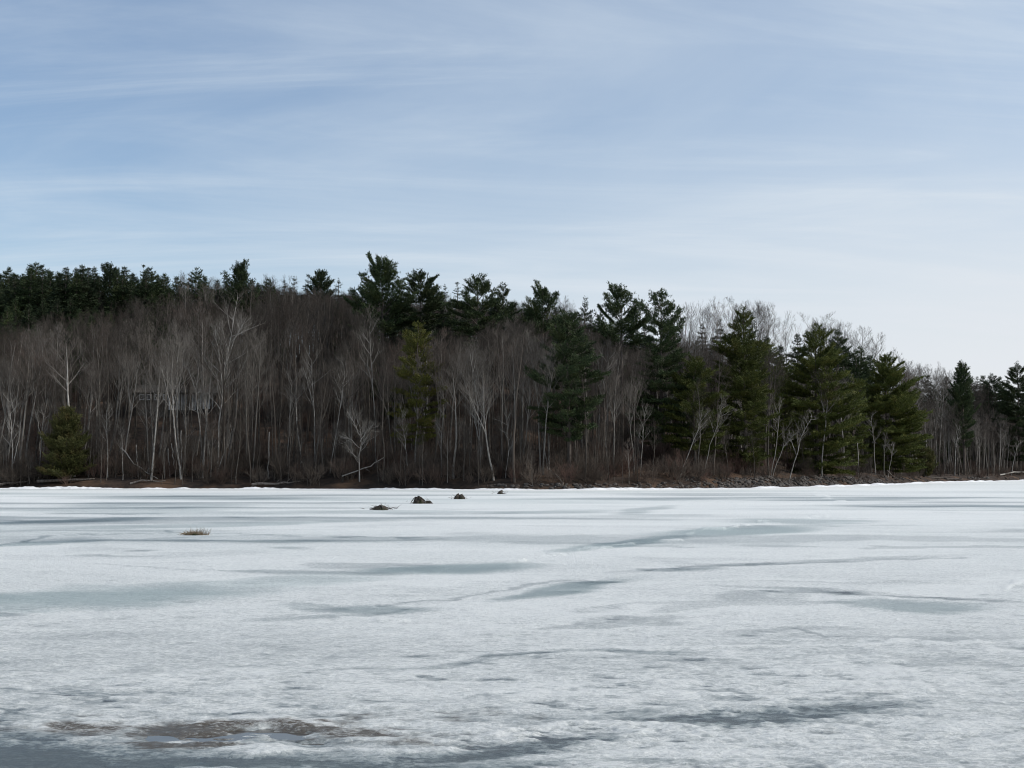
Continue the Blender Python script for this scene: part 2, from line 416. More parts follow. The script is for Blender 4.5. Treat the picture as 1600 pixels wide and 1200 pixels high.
for pts, w, a in [([(790, 879), (860, 868), (915, 857), (1000, 849), (1058, 843), (1082, 830), (1110, 827), (1125, 829)], 1.5, 1.0), ([(700, 887), (760, 884), (800, 879)], 1.2, .6),
                  ([(1120, 828), (1200, 815), (1290, 806)], 1.2, .5), ([(1272, 772), (1290, 778), (1320, 785)], 1.2, .6), ([(820, 1014), (1060, 1011), (1400, 1004), (1600, 1002)], 3.0, .45),
                  ([(0, 1060), (300, 1064), (420, 1060)], 2.0, .35), ([(550, 965), (640, 967)], 1.6, .6), ([(1540, 925), (1600, 905)], 2.5, .45),
                  ([(60, 1172), (90, 1163), (150, 1150)], 3.0, .5), ([(860, 1115), (960, 1122)], 2.5, .5)]:
    ridge = np.maximum(ridge, a * line(pts, w, 1.4) * np.clip(.45 + 1.3 * n_mid + .8 * n_fin, 0, 1))
white = 0.0 * X
for px, py, hw, hh, tl, a in [(330, 1196, 60, 7, .05, .8), (450, 1170, 120, 7, -.04, .7), (620, 1166, 60, 4, .0, .5), (1450, 925, 140, 9, -.05, .35), (1560, 910, 60, 14, .0, .35), (1375, 1032, 30, 4, .0, .5),
                              (700, 900, 200, 5, .0, .2), (800, 1060, 500, 40, .0, .22), (1300, 1060, 300, 40, .0, .18), (1400, 1150, 260, 30, .0, .22), (1000, 950, 420, 14, .0, .15), (1000, 1180, 200, 9, .0, .3),
                              (200, 1060, 220, 10, .0, .15), (400, 1050, 300, 12, -.05, .2), (1250, 765, 300, 3, .0, .3)]:
    white = np.maximum(white, a * blob(px, py, hw, hh, tl))
wet_shade = wet_shade - 0.75 * white - 0.8 * ridge
# silt around the meltwater hole
for px, py, hw, hh, tl, a in [(160, 1131, 170, 17, .03, .8), (290, 1140, 180, 15, .02, .75), (410, 1128, 190, 12, .0, .85), (540, 1138, 200, 17, .04, .62), (290, 1162, 160, 9, .0, .6), (80, 1120, 120, 7, .0, .45), (620, 1150, 100, 6, .0, .35),
                              (360, 1163, 30, 4, .0, .6), (480, 1122, 60, 4, .0, .4), (700, 1115, 200, 14, .0, .14), (1000, 1130, 260, 16, .0, .10)]:
    dirt = np.maximum(dirt, a * blob(px, py, hw, hh, tl, .95))
dirt = np.clip(dirt * (1.35 + 1.9 * n_fin - 1.2 * n_crs + .6 * n_mid), 0, 1) * (1 - .8 * white)
pud = np.maximum(np.maximum(blob(330, 1150, 110, 8, .0, .5), blob(425, 1143, 110, 7, -.02, .5)), blob(480, 1152, 70, 3.5, .0, .5)) * np.clip(1.25 + 1.0 * n_fin + .6 * n_crs, .0, 1)
smooth_ice = np.maximum(blob(60, 1188, 260, 24, .0), blob(400, 1194, 260, 9, .0))
zone = np.maximum(np.maximum(blob(1200, 1108, 330, 26, -.04, .9), blob(880, 1150, 300, 34, -.05, .9)), .35)
cz = coarse * np.clip(zone * 1.4, 0, 1.2) * (1 - .85 * smooth_ice)
wet_shade = wet_shade + cz * (.62 * sst(n_pit, .10, .42) + .45 * sst(n_lmp, .15, .5) - .38 * sst(-n_pit, .12, .45) - .30 * sst(-n_lmp, .2, .55))  # shade of pits and lumps painted into the coarse foreground crust
dirt = sst(dirt + .50 * n_pit + .28 * n_lmp, .10, .95) * (dirt > .02) * (1 - .7 * white)
wet_shade = np.clip(wet_shade, 0, 1.35)
relief = (0.020 * n_fin + 0.018 * n_mid + 0.016 * n_crs - .030 * cz * n_pit - .035 * cz * n_lmp) * (1 - .6 * np.clip(wet_shade - .5, 0, 1)) * (1 - sst(R_, 40, 140))
Z = 0.02 + relief + 0.05 * ridge * np.clip(R_ / 30, .4, 2) + 0.03 * white * (R_ < 20) + 0.02 * dirt * n_fin - 0.038 * pud
Z = np.maximum(Z, np.where(pud > .2, -.03, 0.001))
nr, nc = X.shape
idx = np.arange(nr * nc).reshape(nr, nc)
nxt = np.roll(idx, -1, axis=1)
F = np.stack([idx[:-1], nxt[:-1], nxt[1:], idx[1:]], -1).reshape(-1, 4)
V = np.stack([X, Y, Z], -1).reshape(-1, 3)
cen = len(V); V = np.vstack([V, [[0, 0, 0.0]]])

m, nt, b = material('lake_ice'); M_ICE = m
def attr(nt, nm):
    a = nt.nodes.new('ShaderNodeAttribute'); a.attribute_name = nm; return a.outputs['Fac']
tcn = nt.nodes.new('ShaderNodeTexCoord')
mp = nt.nodes.new('ShaderNodeMapping'); mp.inputs['Scale'].default_value = (.6, 1, 1); nt.links.new(tcn.outputs['Object'], mp.inputs[0])
g1 = noise_n(nt, mp.outputs[0], 24.0, 5, 0.8)
g2 = noise_n(nt, mp.outputs[0], 2.6, 6, 0.7, 0.6)
w = math_n(nt, 'ADD', attr(nt, 'wet_shade'), math_n(nt, 'MULTIPLY', math_n(nt, 'SUBTRACT', smooth_n(nt, g1, .40, .60), 0.5), .46))
w = math_n(nt, 'ADD', w, math_n(nt, 'MULTIPLY', math_n(nt, 'SUBTRACT', g2, 0.5), 0.3))
c = mix_n(nt, w, (.80, .815, .79), (.20, .235, .24))
c = mix_n(nt, smooth_n(nt, w, .85, 1.35), c, (.085, .10, .11))
c = mix_n(nt, math_n(nt, 'MULTIPLY', attr(nt, 'teal'), 0.6), c, (.25, .355, .355))
dm = math_n(nt, 'MULTIPLY', attr(nt, 'dirt'), smooth_n(nt, g1, .3, .62, .35, 1.25), True)
c = mix_n(nt, dm, c, (.10, .085, .066))
nt.links.new(c, b.inputs['Base Color'])
nt.links.new(smooth_n(nt, w, .35, .95, .75, .28), b.inputs['Roughness'])
b.inputs['Specular IOR Level'].default_value = 0.35
bp = nt.nodes.new('ShaderNodeBump'); bp.inputs['Strength'].default_value = 0.9; bp.inputs['Distance'].default_value = 0.05
nt.links.new(math_n(nt, 'ADD', g1, g2), bp.inputs['Height']); nt.links.new(bp.outputs[0], b.inputs['Normal'])

quads = F; fan = np.stack([nxt[0], idx[0], np.full(nc, cen), np.full(nc, cen)], -1)
me = make_mesh('frozen_lake', V, quads[:, ::-1], M_ICE, smooth=True)
for nm, arr in (('wet_shade', wet_shade), ('teal', teal), ('dirt', dirt)):
    a = me.attributes.new(nm, 'FLOAT', 'POINT'); a.data.foreach_set('value', np.append(arr.ravel(), 0.3).astype(np.float32))
tag(obj('frozen_lake', me), kind='structure')

# meltwater in the dip of the ice
m, nt, b = material('meltwater'); M_WATER = m
b.inputs['Base Color'].default_value = (.06, .055, .05, 1); b.inputs['Roughness'].default_value = 0.06; b.inputs['IOR'].default_value = 1.33
b.inputs['Specular IOR Level'].default_value = 0.5
x0, y0 = on_ice(240, 1164); x1, y1 = on_ice(560, 1132)
gx, gy = np.meshgrid(np.linspace(-3.2, -.9, 30), np.linspace(on_ice(0, 1166)[1], on_ice(0, 1130)[1], 20))
gi = np.arange(600).reshape(20, 30)
me = make_mesh('meltwater', np.stack([gx, gy, -0.003 + .0006 * pn(gx * 9, gy * 9, 3)], -1).reshape(-1, 3), np.stack([gi[:-1, :-1], gi[:-1, 1:], gi[1:, 1:], gi[1:, :-1]], -1).reshape(-1, 4), M_WATER, smooth=True)
tag(obj('meltwater', me), kind='structure')

# ------------------------------------------------------------------ hillside
us = np.concatenate([np.linspace(-1.6, -.5, 20)[:-1], np.linspace(-.5, .55, 330), np.linspace(.55, 1.6, 20)[1:]])
tt = np.concatenate([np.linspace(-8, 14, 70), np.linspace(14, 120, 90)[1:], np.array([140, 180, 250, 400, 700, 1200])])
# grid in shore coordinates: along the line of sight direction u, depth offset from the shore
Ysh = np.array([at(800 + FPX * u, 0.0)[1] if abs(u) < 1.0 else at(800 + FPX * np.sign(u), 0.0)[1] for u in us])
U, T = np.meshgrid(us, tt)
YY = Ysh[None, :] + T; XX = U * YY
ZZ = ground(XX, YY)
g = np.arange(U.size).reshape(U.shape)
me = make_mesh('hillside', np.stack([XX, YY, ZZ], -1).reshape(-1, 3), np.stack([g[:-1, :-1], g[:-1, 1:], g[1:, 1:], g[1:, :-1]], -1).reshape(-1, 4), M_LITTER, smooth=True)
tag(obj('hillside', me), kind='structure')

# ridge of pushed snow along the shore
us2 = np.linspace(-.45, .44, 1500)
sh = np.array([at(800 + FPX * u, -1.0) for u in us2])
along = np.concatenate([[0], np.cumsum(np.hypot(np.diff(sh[:, 0]), np.diff(sh[:, 1])))])
h = 0.10 + 0.34 * np.clip(fbm(along, along * 0 + 3.3, 7.0, 5, 300, .6) + .32, 0, 1.5)
wd = 1.3 + 0.8 * fbm(along, along * 0 + 8.8, 9.0, 4, 310)
prof = [(-1.0, -.05), (-.7, .35), (-.35, .85), (0, 1.0), (.4, .85), (.8, .5), (1.1, -.3)]
tan = np.gradient(sh, axis=0); tan /= np.linalg.norm(tan, axis=1)[:, None]; nrm = np.stack([-tan[:, 1], tan[:, 0]], -1)
V = []
for q, (o, k) in enumerate(prof):
    p = sh + nrm * (o * wd + .12 * fbm(along, along * 0 + q, 1.2, 3, 320))[:, None]
    V.append(np.column_stack([p, k * h * (1 + .25 * pn(along / .5, along * 0 + q * 3.3, 330)) + (0 if k > 0 else k)]))
V = np.stack(V, 1); g = np.arange(V.shape[0] * V.shape[1]).reshape(V.shape[:2])
me = make_mesh('snow_bank', V.reshape(-1, 3), np.stack([g[:-1, :-1], g[1:, :-1], g[1:, 1:], g[:-1, 1:]], -1).reshape(-1, 4)[:, ::-1], M_SNOW, smooth=True)
tag(obj('snow_bank', me), kind='structure')


# ------------------------------------------------------------------ plants: builders
def unit(v): return v / (np.linalg.norm(v) + 1e-9)
def bent(p, d, L, n, up=0.0, wob=0.08):
    P = [np.array(p, float)]; d = unit(np.array(d, float))
    for i in range(n):
        d = unit(d + np.array([0, 0, up / n]) + RNG.normal(size=3) * wob)
        P.append(P[-1] + d * L / n)
    return np.array(P)
def interp_path(P, s):
    f = s * (len(P) - 1); i = min(int(f), len(P) - 2); t = f - i
    return P[i] * (1 - t) + P[i + 1] * t, unit(P[i + 1] - P[i])
def side_dir(d, ang_, az):
    d = unit(d); ref = np.array([0, 0, 1.0]) if abs(d[2]) < .9 else np.array([1.0, 0, 0])
    a = unit(np.cross(d, ref)); b_ = np.cross(d, a)
    return d * math.cos(ang_) + (a * math.cos(az) + b_ * math.sin(az)) * math.sin(ang_)


def grow_limb(tw, P, r0, L, depth, twigs, dens=1.0, thin=1.0, up=.25, thick=None):
    """secondary branches and twigs along limb path P"""
    n = max(2, int(round((6 if depth == 2 else 5) * dens)))
    for i in range(n):
        s = 0.22 + 0.76 * (i + RNG.random()) / n
        p, d = interp_path(P, s)
        l = L * (0.62 - .30 * s) * (0.7 + .6 * RNG.random())
        dd = side_dir(d, R(RNG.uniform(28, 58)), RNG.uniform(0, 2 * math.pi))
        dd = unit(dd + np.array([0, 0, .28]))
        Q = bent(p, dd, l, 3 if depth == 2 else 2, up + .1, .04)
        rr_ = max(r0 * .42 * (1 - .4 * s), .009 * thin)
        (thick or tw).tube(Q, np.linspace(rr_, rr_ * .4, len(Q)), 3)
        if depth > 1: grow_limb(tw, Q, rr_, l, depth - 1, twigs, dens, thin, up)
        else:
            k = max(2, int(twigs))
            ss = 0.2 + .8 * RNG.random(k)
            for s_ in ss:
                p_, d_ = interp_path(Q, s_)
                twigs_buf.append((p_, unit(side_dir(d_, R(RNG.uniform(15, 50)), RNG.uniform(0, 6.3)) + np.array([0, 0, .25])), l * RNG.uniform(.5, .95), .020 * thin))


twigs_buf = []
def flush_twigs(tw):
    if not twigs_buf: return
    P = np.array([t[0] for t in twigs_buf]); D = np.array([t[1] for t in twigs_buf]); L = np.array([t[2] for t in twigs_buf]); W = np.array([t[3] for t in twigs_buf])
    tw.blades(P, D, L, W); twigs_buf.clear()


def bare_tree_meshes(seed, H=18.0, r=.16, first=.4, limbs=16, spread=.26, ang_=(28, 48), fork=False, lean=0., twigs=4, dens=1.0, mats=None, path=None, wob=.06, thin=1.0):
    global RNG
    RNG = np.random.default_rng(seed)
    tr, tw = MB(), MB()
    paths = []
    if path is not None: P = np.array(path, float)
    else:
        P = [np.zeros(3)]; d = np.array([lean, 0, 1.0])
        for i in range(10):
            d = unit(d + RNG.normal(size=3) * np.array([wob, wob, 0]) + np.array([0, 0, .10])); P.append(P[-1] + d * H / 10)
        P = np.array(P)
    m = len(P); t = np.linspace(0, 1, m)
    rad = r * (1 - t) ** .75 + .012; rad[0] *= 1.25
    P0 = P.copy(); P0[0, 2] -= .4
    tr.tube(P0, rad, 6)
    paths.append((P, r, first, H, limbs))
    if fork:
        p, d = interp_path(P, .42 + .15 * RNG.random()); az = RNG.uniform(0, 6.3)
        Q = bent(p, unit(np.array([math.cos(az) * .4, math.sin(az) * .4, 1])), H * .5, 6, .5, .05)
        tr.tube(Q, np.linspace(r * .6, .012, 7), 5); paths.append((Q, r * .6, .3, H * .5, int(limbs * .6)))
    for P, rr_, f0, hh, nl in paths:
        az = RNG.uniform(0, 6.3)
        for i in range(nl):
            s = f0 + (0.985 - f0) * ((i + RNG.random() * .8) / nl)
            p, d = interp_path(P, s); az += 2.4 + RNG.normal() * .4
            l = H * spread * (1.12 - .75 * (s - f0) / (1 - f0)) * RNG.uniform(.65, 1.2)
            a_ = R(RNG.uniform(*ang_))
            dd = side_dir(d, a_, az)
            Q = bent(p, dd, l, 5, .34, .03)
            r1 = max(rr_ * (1 - s) ** .75 * .5, .02)
            (tr if r1 > .03 else tw).tube(Q, np.linspace(r1, .010, 6), 4)
            grow_limb(tw, Q, r1, l, 2, twigs, dens, thin, thick=tr)
    flush_twigs(tw)
    mt, mw_ = mats or (M_BARK, M_TWIG)
    return tr.mesh('trunk', mt, True), tw.mesh('crown', mw_)


def shrub_mesh(seed, H=2.2, stems=16, mat=None, spread=.55):
    global RNG
    RNG = np.random.default_rng(seed); tw = MB()
    for i in range(stems):
        az = RNG.uniform(0, 6.3); o = RNG.uniform(0, .35)
        P = bent((math.cos(az) * o, math.sin(az) * o, -.1), (math.cos(az) * spread * RNG.random() * 1.6, math.sin(az) * spread * RNG.random() * 1.6, 1), H * RNG.uniform(.6, 1.1), 4, .1, .12)
        tw.tube(P, np.linspace(.022, .007, 5), 3)
        grow_limb(tw, P, .03, H * .75, 1, 4, 1.3)
    flush_twigs(tw)
    return tw.mesh('shrub', mat or M_SHRUB)


def conifer_meshes(seed, H, base, W, style, mats, prof=None, step=.75, per=5, tuft=1.0, asym=None, lean=0.0, gaps=0.0, sidew=1.0, r=None, limbs=()):
    """trunk and crown of a conifer. W: greatest crown radius; prof(t): relative radius, t from 0 at the crown's foot to 1 at the tip"""
    global RNG
    RNG = np.random.default_rng(seed)
    tr, cr = MB(), MB()
    z = np.linspace(0, H, 12)
    wx = np.cumsum(RNG.normal(size=12)) * .05 + lean * z; wy = np.cumsum(RNG.normal(size=12)) * .05
    wx -= wx[0]; wy -= wy[0]
    P = np.column_stack([wx, wy, z]); P0 = P.copy(); P0[0, 2] = -.5
    r = r or H * .0125
    tr.tube(P0, r * (1 - np.linspace(0, 1, 12)) ** .8 + .02, 7)
    zb = H * base; n = max(6, int((H - zb) / step)); az0 = 0
    TP, TD, TL = [], [], []
    for i in range(n):
        t = (i + .5 * RNG.random()) / n; zz = zb + (H - zb) * t
        p = np.array([np.interp(zz, z, wx), np.interp(zz, z, wy), zz])
        rad = W * prof(t)
        k = max(3, int(round(per * (1 - .35 * t)))); az0 += 1.1
        for j in range(k):
            if RNG.random() < gaps: continue
            az = az0 + j * 2 * math.pi / k + RNG.normal() * .3
            l = rad * RNG.uniform(.6, 1.15)
            if asym is not None: l *= 1 + asym * math.cos(az)
            if l < .12: l = .12
            if style == 'spruce': el = R(-22 + 45 * t ** 2 + RNG.normal() * 6); upc = .25
            elif style == 'plume': el = R(2 + 58 * t ** .9 + RNG.normal() * 9); upc = .55
            elif style == 'cedar': el = R(15 + 50 * t + RNG.normal() * 14); upc = .5
            else: el = R(-8 + 48 * t ** 1.6 + RNG.normal() * 7); upc = .30
            d = np.array([math.cos(az) * math.cos(el), math.sin(az) * math.cos(el), math.sin(el)])
            zj = RNG.normal() * step * .22
            Q = bent(p + np.array([0, 0, zj]), d, l, 4, upc, .05)
            tr_r = max(.02, r * (1 - zz / H) * .28)
            tr.tube(Q, np.linspace(tr_r, .012, 5), 3)
            # branchlets left and right of the branch, tufts along all of them
            nb = max(2, int(l / (.30 if style != 'spruce' else .24)))
            for q in range(nb + 1):
                s = 0.25 + .75 * q / nb if style not in ('spruce', 'cedar') else .08 + .92 * q / nb
                pp, dd = interp_path(Q, min(s, .999))
                bl = (.32 + .30 * l * (1 - abs(s - .55))) * sidew * RNG.uniform(.6, 1.2) * min(1, .3 + .6 * l) if q < nb else .3 * min(1, .3 + .6 * l)
                for sg in ((-1, 1) if q < nb else (0,)):
                    lat = np.cross(dd, [0, 0, 1]); lat = unit(lat) * sg
                    bd = unit(dd * .75 + lat * .9 + np.array([0, 0, RNG.uniform(-.05, .25)]))
                    m_ = max(1, int(bl / .22))
                    for e in range(m_):
                        TP.append(pp + bd * bl * (e + .6) / m_); TD.append(unit(bd + np.array([0, 0, .35 if style != 'spruce' else -.1]))); TL.append(min(1.0, .6 + .35 * l))
    for q in range(7):                               # leader shoot
        zz = H * (1 - .06 * RNG.random()); TP.append(np.array([np.interp(zz, z, wx), np.interp(zz, z, wy), zz])); TD.append(unit(np.array([0, 0, 1.0]) + RNG.normal(size=3) * .25)); TL.append(.6)
    for (ex, ez, thick_) in limbs:                    # single strong limbs with a plume of needles
        dx = ex - np.interp(ez, z, wx); sz = max(zb, ez - abs(dx) * 1.0 - 1.0); ey = RNG.normal() * abs(dx) * .5
        a_ = np.array([np.interp(sz, z, wx), np.interp(sz, z, wy), sz]); e_ = np.array([ex, ey, ez])
        q_ = np.linspace(0, 1, 7)[:, None]; mid = a_ * .35 + e_ * .65; mid[2] = a_[2] + (ez - a_[2]) * .38
        Q = (1 - q_) ** 2 * a_ + 2 * q_ * (1 - q_) * mid + q_ ** 2 * e_
        tr.tube(Q, np.linspace(r * .35, .02, 7), 4)
        ln = np.linalg.norm(e_ - a_)
        for q in range(int(55 + 30 * ln * .5)):
            s_ = .35 + .65 * RNG.random() ** .8; pp, dd = interp_path(Q, min(s_, .999))
            TP.append(pp + RNG.normal(size=3) * np.array([.42, .42, .30]) * thick_ * (1.15 - .5 * s_)); TD.append(unit(dd * .6 + np.array([0, 0, .5]) + RNG.normal(size=3) * .3)); TL.append(1)
    TP = np.array(TP); TD = np.array(TD); N = len(TP); TL = np.repeat(np.array(TL), 6)
    kk = 6
    P_ = np.repeat(TP, kk, 0) + RNG.normal(size=(N * kk, 3)) * .07
    D_ = np.repeat(TD, kk, 0) + RNG.normal(size=(N * kk, 3)) * .42
    D_ /= np.linalg.norm(D_, axis=1)[:, None]
    cr.leaves(P_, D_, RNG.uniform(.24, .50, N * kk) * tuft * TL, RNG.uniform(.09, .17, N * kk) * tuft * TL)
    return tr.mesh('trunk', mats[0], True), cr.mesh('crown', mats[1])


def crown_top(me):
    z = np.empty(len(me.vertices) * 3, np.float32); me.vertices.foreach_get('co', z); return float(np.percentile(z[2::3], 99.6))
_tops = {}
def plant(name, label, cat, trunk, crown, px, d, group=None, H=None, Hm=None, top=None, rz=0.0, sink=0.0, wide=1.0):
    x, y = at(px, d); z = float(ground(x, y)) - .05
    if crown.name not in _tops: _tops[crown.name] = crown_top(crown)
    Hm = _tops[crown.name]
    s = 1.0
    if top is not None: s = (ht(top, y) - z) / Hm
    elif H is not None: s = H / Hm
    t = thing(name, label, cat, (x, y, z), rz, group)
    a = obj('trunk', trunk, t); b_ = obj('crown', crown, t)
    t.scale = (s * wide, s * wide, s)
    return t

# ------------------------------------------------------------------ conifers seen one by one
PLUME = lambda t: (0.75 + .25 * math.sin(t * 9)) * (1 - t ** 2.2) ** .6
CONE = lambda t: (1 - t) ** .85 * (.55 + .45 * min(1, t * 8)) + .01
OVAL = lambda t: math.sin(math.pi * (0.12 + .86 * t)) ** .7 * (1 - .35 * t)
BUSH = lambda t: (1 - t) ** .55 * (.8 + .2 * math.sin(t * 23)) * min(1, .65 + t * 2) + .03
ROUND = lambda t: (1 - t ** 2.8) * (.62 + .38 * min(1, t * 2.6)) * (.9 + .1 * math.sin(t * 31)) + .02
FULL = lambda t: (1 - t ** 1.7) * (.72 + .28 * min(1, t * 4)) + .03
TALLP = lambda t: (0.45 + .55 * min(1, t * 3)) * (1 - t ** 3) ** .8
CON = [  # column, top row, foot-of-crown row, half width px, metres behind shore, style, profile, mats, label, kwargs
    (597, 398, 515, 50, 30, 'plume', PLUME, M_PINE, 'tallest dark pine on the ridge with ragged upswept plumes', dict(gaps=.2, step=.95, per=5, asym=-.1, tuft=1.05, limbs=[(563, 411, 1.3), (572, 424, 1.1), (545, 438, 1.2), (556, 452, 1.2), (582, 400, 1.2), (590, 397, 1.2), (605, 399, 1.2), (617, 408, 1.2), (621, 421, 1.1), (634, 424, 1.2), (628, 440, 1.2), (640, 455, 1.2), (548, 470, 1.1)])),
    (655, 424, 520, 40, 33, 'pine', TALLP, M_PINE, 'dark pine with pointed top just right of the tallest pine', dict(gaps=.08, step=.8, limbs=[(659, 424, 1.1), (672, 431, 1.1), (682, 446, 1.1), (690, 455, 1.0), (640, 436, 1.0), (650, 430, 1.0)])),
    (750, 430, 530, 42, 30, 'pine', TALLP, M_PINE, 'dark layered pine breaking the skyline in the middle of the wood', dict(gaps=.1, step=.95, limbs=[(745, 432, 1.0), (762, 437, 1.0), (774, 446, 1.0), (726, 452, 1.0), (722, 470, 1.0), (792, 478, 1.0)])),
    (786, 443, 500, 20, 50, 'plume', PLUME, M_PINE, 'small ragged pine top just right of the layered skyline pine', dict(gaps=.25)),
    (848, 440, 530, 36, 30, 'plume', PLUME, M_PINE, 'wind bent skyline pine with a thin tilted top', dict(gaps=.2, step=1.0, asym=-.35, lean=.0, limbs=[(849, 440, 1.0), (857, 448, 1.0), (870, 447, 1.0), (866, 455, .9), (835, 462, 1.0), (824, 478, 1.0), (820, 492, 1.0)])),
    (890, 488, 690, 48, 5, 'pine', TALLP, M_PINE, 'dark shore pine with flat shelf branches and a long bare trunk', dict(gaps=.08, step=.85, per=6, asym=-.1)),
    (972, 443, 535, 44, 26, 'plume', PLUME, M_PINE, 'fan topped dark pine with upswept branches on the skyline', dict(gaps=.30, step=.9, limbs=[(940, 505, 1.2), (950, 515, 1.2), (990, 505, 1.2), (1000, 520, 1.1), (935, 525, 1.1), (945, 451, 1.1), (950, 462, 1.1), (961, 447, 1.2), (975, 443, 1.2), (986, 447, 1.1), (997, 458, 1.2), (1002, 466, 1.0), (932, 484, 1.2), (930, 497, 1.2), (1000, 480, 1.1)])),
    (1030, 458, 690, 48, 12, 'pine', FULL, M_PINE, 'tall pine with layered branches right of the fan topped pine', dict(gaps=.05, step=.8, asym=.15, limbs=[(1022, 461, 1.1), (1036, 458, 1.1), (1050, 474, 1.1), (1062, 486, 1.0), (1072, 496, 1.0), (1006, 470, 1.0)])),
    (652, 508, 695, 41, 8, 'pine', OVAL, M_YGREEN, 'yellow green pine standing alone among grey leafless trees', dict(gaps=.10, step=.8)),
    (1085, 560, 705, 48, 7, 'pine', OVAL, M_GREEN, 'low spreading green pine at the left foot of the green pine group', dict(gaps=.15, step=.8)),
    (1165, 488, 728, 48, 6, 'pine', ROUND, M_GREEN, 'tall lush green pine with pointed crown at the left of the green pine group', dict(step=.75, per=6, gaps=.04, asym=-.12)),
    (1276, 516, 742, 54, 4.5, 'pine', ROUND, M_GREEN, 'broad lush green pine over the stony bank', dict(step=.72, per=6, gaps=.04, asym=.15)),
    (1312, 520, 640, 30, 22, 'pine', FULL, M_PINE, 'dark pine top behind the broad lush pine over the stony bank', dict()),
    (1385, 560, 735, 52, 6, 'pine', ROUND, M_GREEN, 'dense green pine whose branches hang over the right end of the stones', dict(step=.68, per=6, asym=.2, gaps=.04)),
    (1340, 556, 680, 30, 18, 'pine', FULL, M_PINE, 'dark pine tucked between the two broad green pines', dict()),
    (1181, 492, 640, 24, 20, 'spruce', CONE, M_SPRUCE, 'dark spire behind the tall lush pine', dict()),
    (1128, 500, 600, 20, 30, 'spruce', CONE, M_SPRUCE, 'small dark spruce below the bare crowns left of the tall lush pine', dict()),
    (1505, 568, 700, 22, 8, 'plume', TALLP, M_PINE, 'slim two tiered pine on the far right shore', dict(gaps=.12)),
    (1592, 574, 722, 28, 8, 'pine', TALLP, M_PINE, 'dark pine at the right edge of the photo', dict(gaps=.12)),
    (1552, 588, 690, 20, 30, 'pine', OVAL, M_SPRUCE, 'dark round topped pine between the two far right pines', dict()),
    (1530, 592, 690, 16, 34, 'spruce', CONE, M_SPRUCE, 'dark spruce right beside the slim two tiered pine', dict()),
    (1445, 700, 746, 22, 3, 'cedar', OVAL, M_CEDAR, 'low round evergreen bush right of the green pines', dict(step=.35, per=7)),
    (105, 640, 752, 46, 2.5, 'cedar', BUSH, M_CEDAR, 'olive green cedar bush on the left bank', dict(step=.36, per=9, gaps=.15)),
    (1225, 560, 720, 30, 14, 'pine', ROUND, M_GREEN, 'green pine half hidden between the two tallest lush pines', dict()),
    (1420, 622, 735, 24, 4, 'pine', ROUND, M_GREEN, 'small drooping pine at the right end of the green pine group', dict()),
    (1106, 590, 720, 30, 10, 'pine', ROUND, M_GREEN, 'ragged green pine between the low spreading pine and the tall lush pine', dict(gaps=.25)),
    (1203, 535, 715, 32, 11, 'pine', ROUND, M_GREEN, 'green pine close behind the right flank of the tall lush pine', dict(gaps=.15)),
    (1332, 590, 725, 28, 9, 'pine', ROUND, M_GREEN, 'green pine low between the broad lush pine and the dense hanging pine', dict(gaps=.2)),
    (372, 408, 495, 32, 62, 'plume', PLUME, M_PINE, 'irregular dark pine with a side limb on the left skyline', dict(gaps=.1, asym=.2, limbs=[(350, 418, 1.1), (346, 428, .9), (363, 409, 1.0), (380, 413, 1.0), (393, 428, 1.1), (400, 440, 1.0), (338, 444, .8)])),
    (165, 410, 500, 26, 70, 'plume', TALLP, M_SPRUCE, 'broad dark pine rising above the left spruce row', dict(gaps=.1)),
    (222, 413, 500, 16, 70, 'spruce', CONE, M_SPRUCE, 'thin topped spruce right of the broad pine on the left ridge', dict()),
    (300, 418, 500, 24, 66, 'pine', FULL, M_PINE, 'blunt dark pine on the left ridge among grey crowns', dict()),
    (498, 421, 480, 24, 66, 'plume', TALLP, M_PINE, 'dark pine tip showing above brown crowns left of the tallest pine', dict(gaps=.1)),
    (457, 431, 490, 11, 66, 'spruce', CONE, M_SPRUCE, 'narrow pointed spruce on the ridge right of the irregular pine', dict()),
    (478, 428, 490, 13, 68, 'spruce', CONE, M_SPRUCE, 'pointed spruce touching the dark pine tip on the ridge', dict()),
    (527, 434, 490, 12, 68, 'spruce', CONE, M_SPRUCE, 'short spruce just left of the tallest pine', dict()),
    (697, 444, 500, 10, 58, 'spruce', CONE, M_SPRUCE, 'left one of two slim spruces between the tall pines', dict()),
    (712, 439, 500, 10, 58, 'spruce', CONE, M_SPRUCE, 'right one of two slim spruces between the tall pines', dict()),
    (914, 463, 500, 11, 62, 'plume', PLUME, M_PINE, 'tiny pine tuft on the skyline left of the fan topped pine', dict(gaps=.2)),
    (1100, 505, 560, 12, 40, 'spruce', CONE, M_SPRUCE, 'small dark spruce right of the tall layered pine', dict()),
    (440, 436, 490, 9, 70, 'spruce', CONE, M_SPRUCE, 'small dark spruce tip right of the irregular pine', dict()),
]
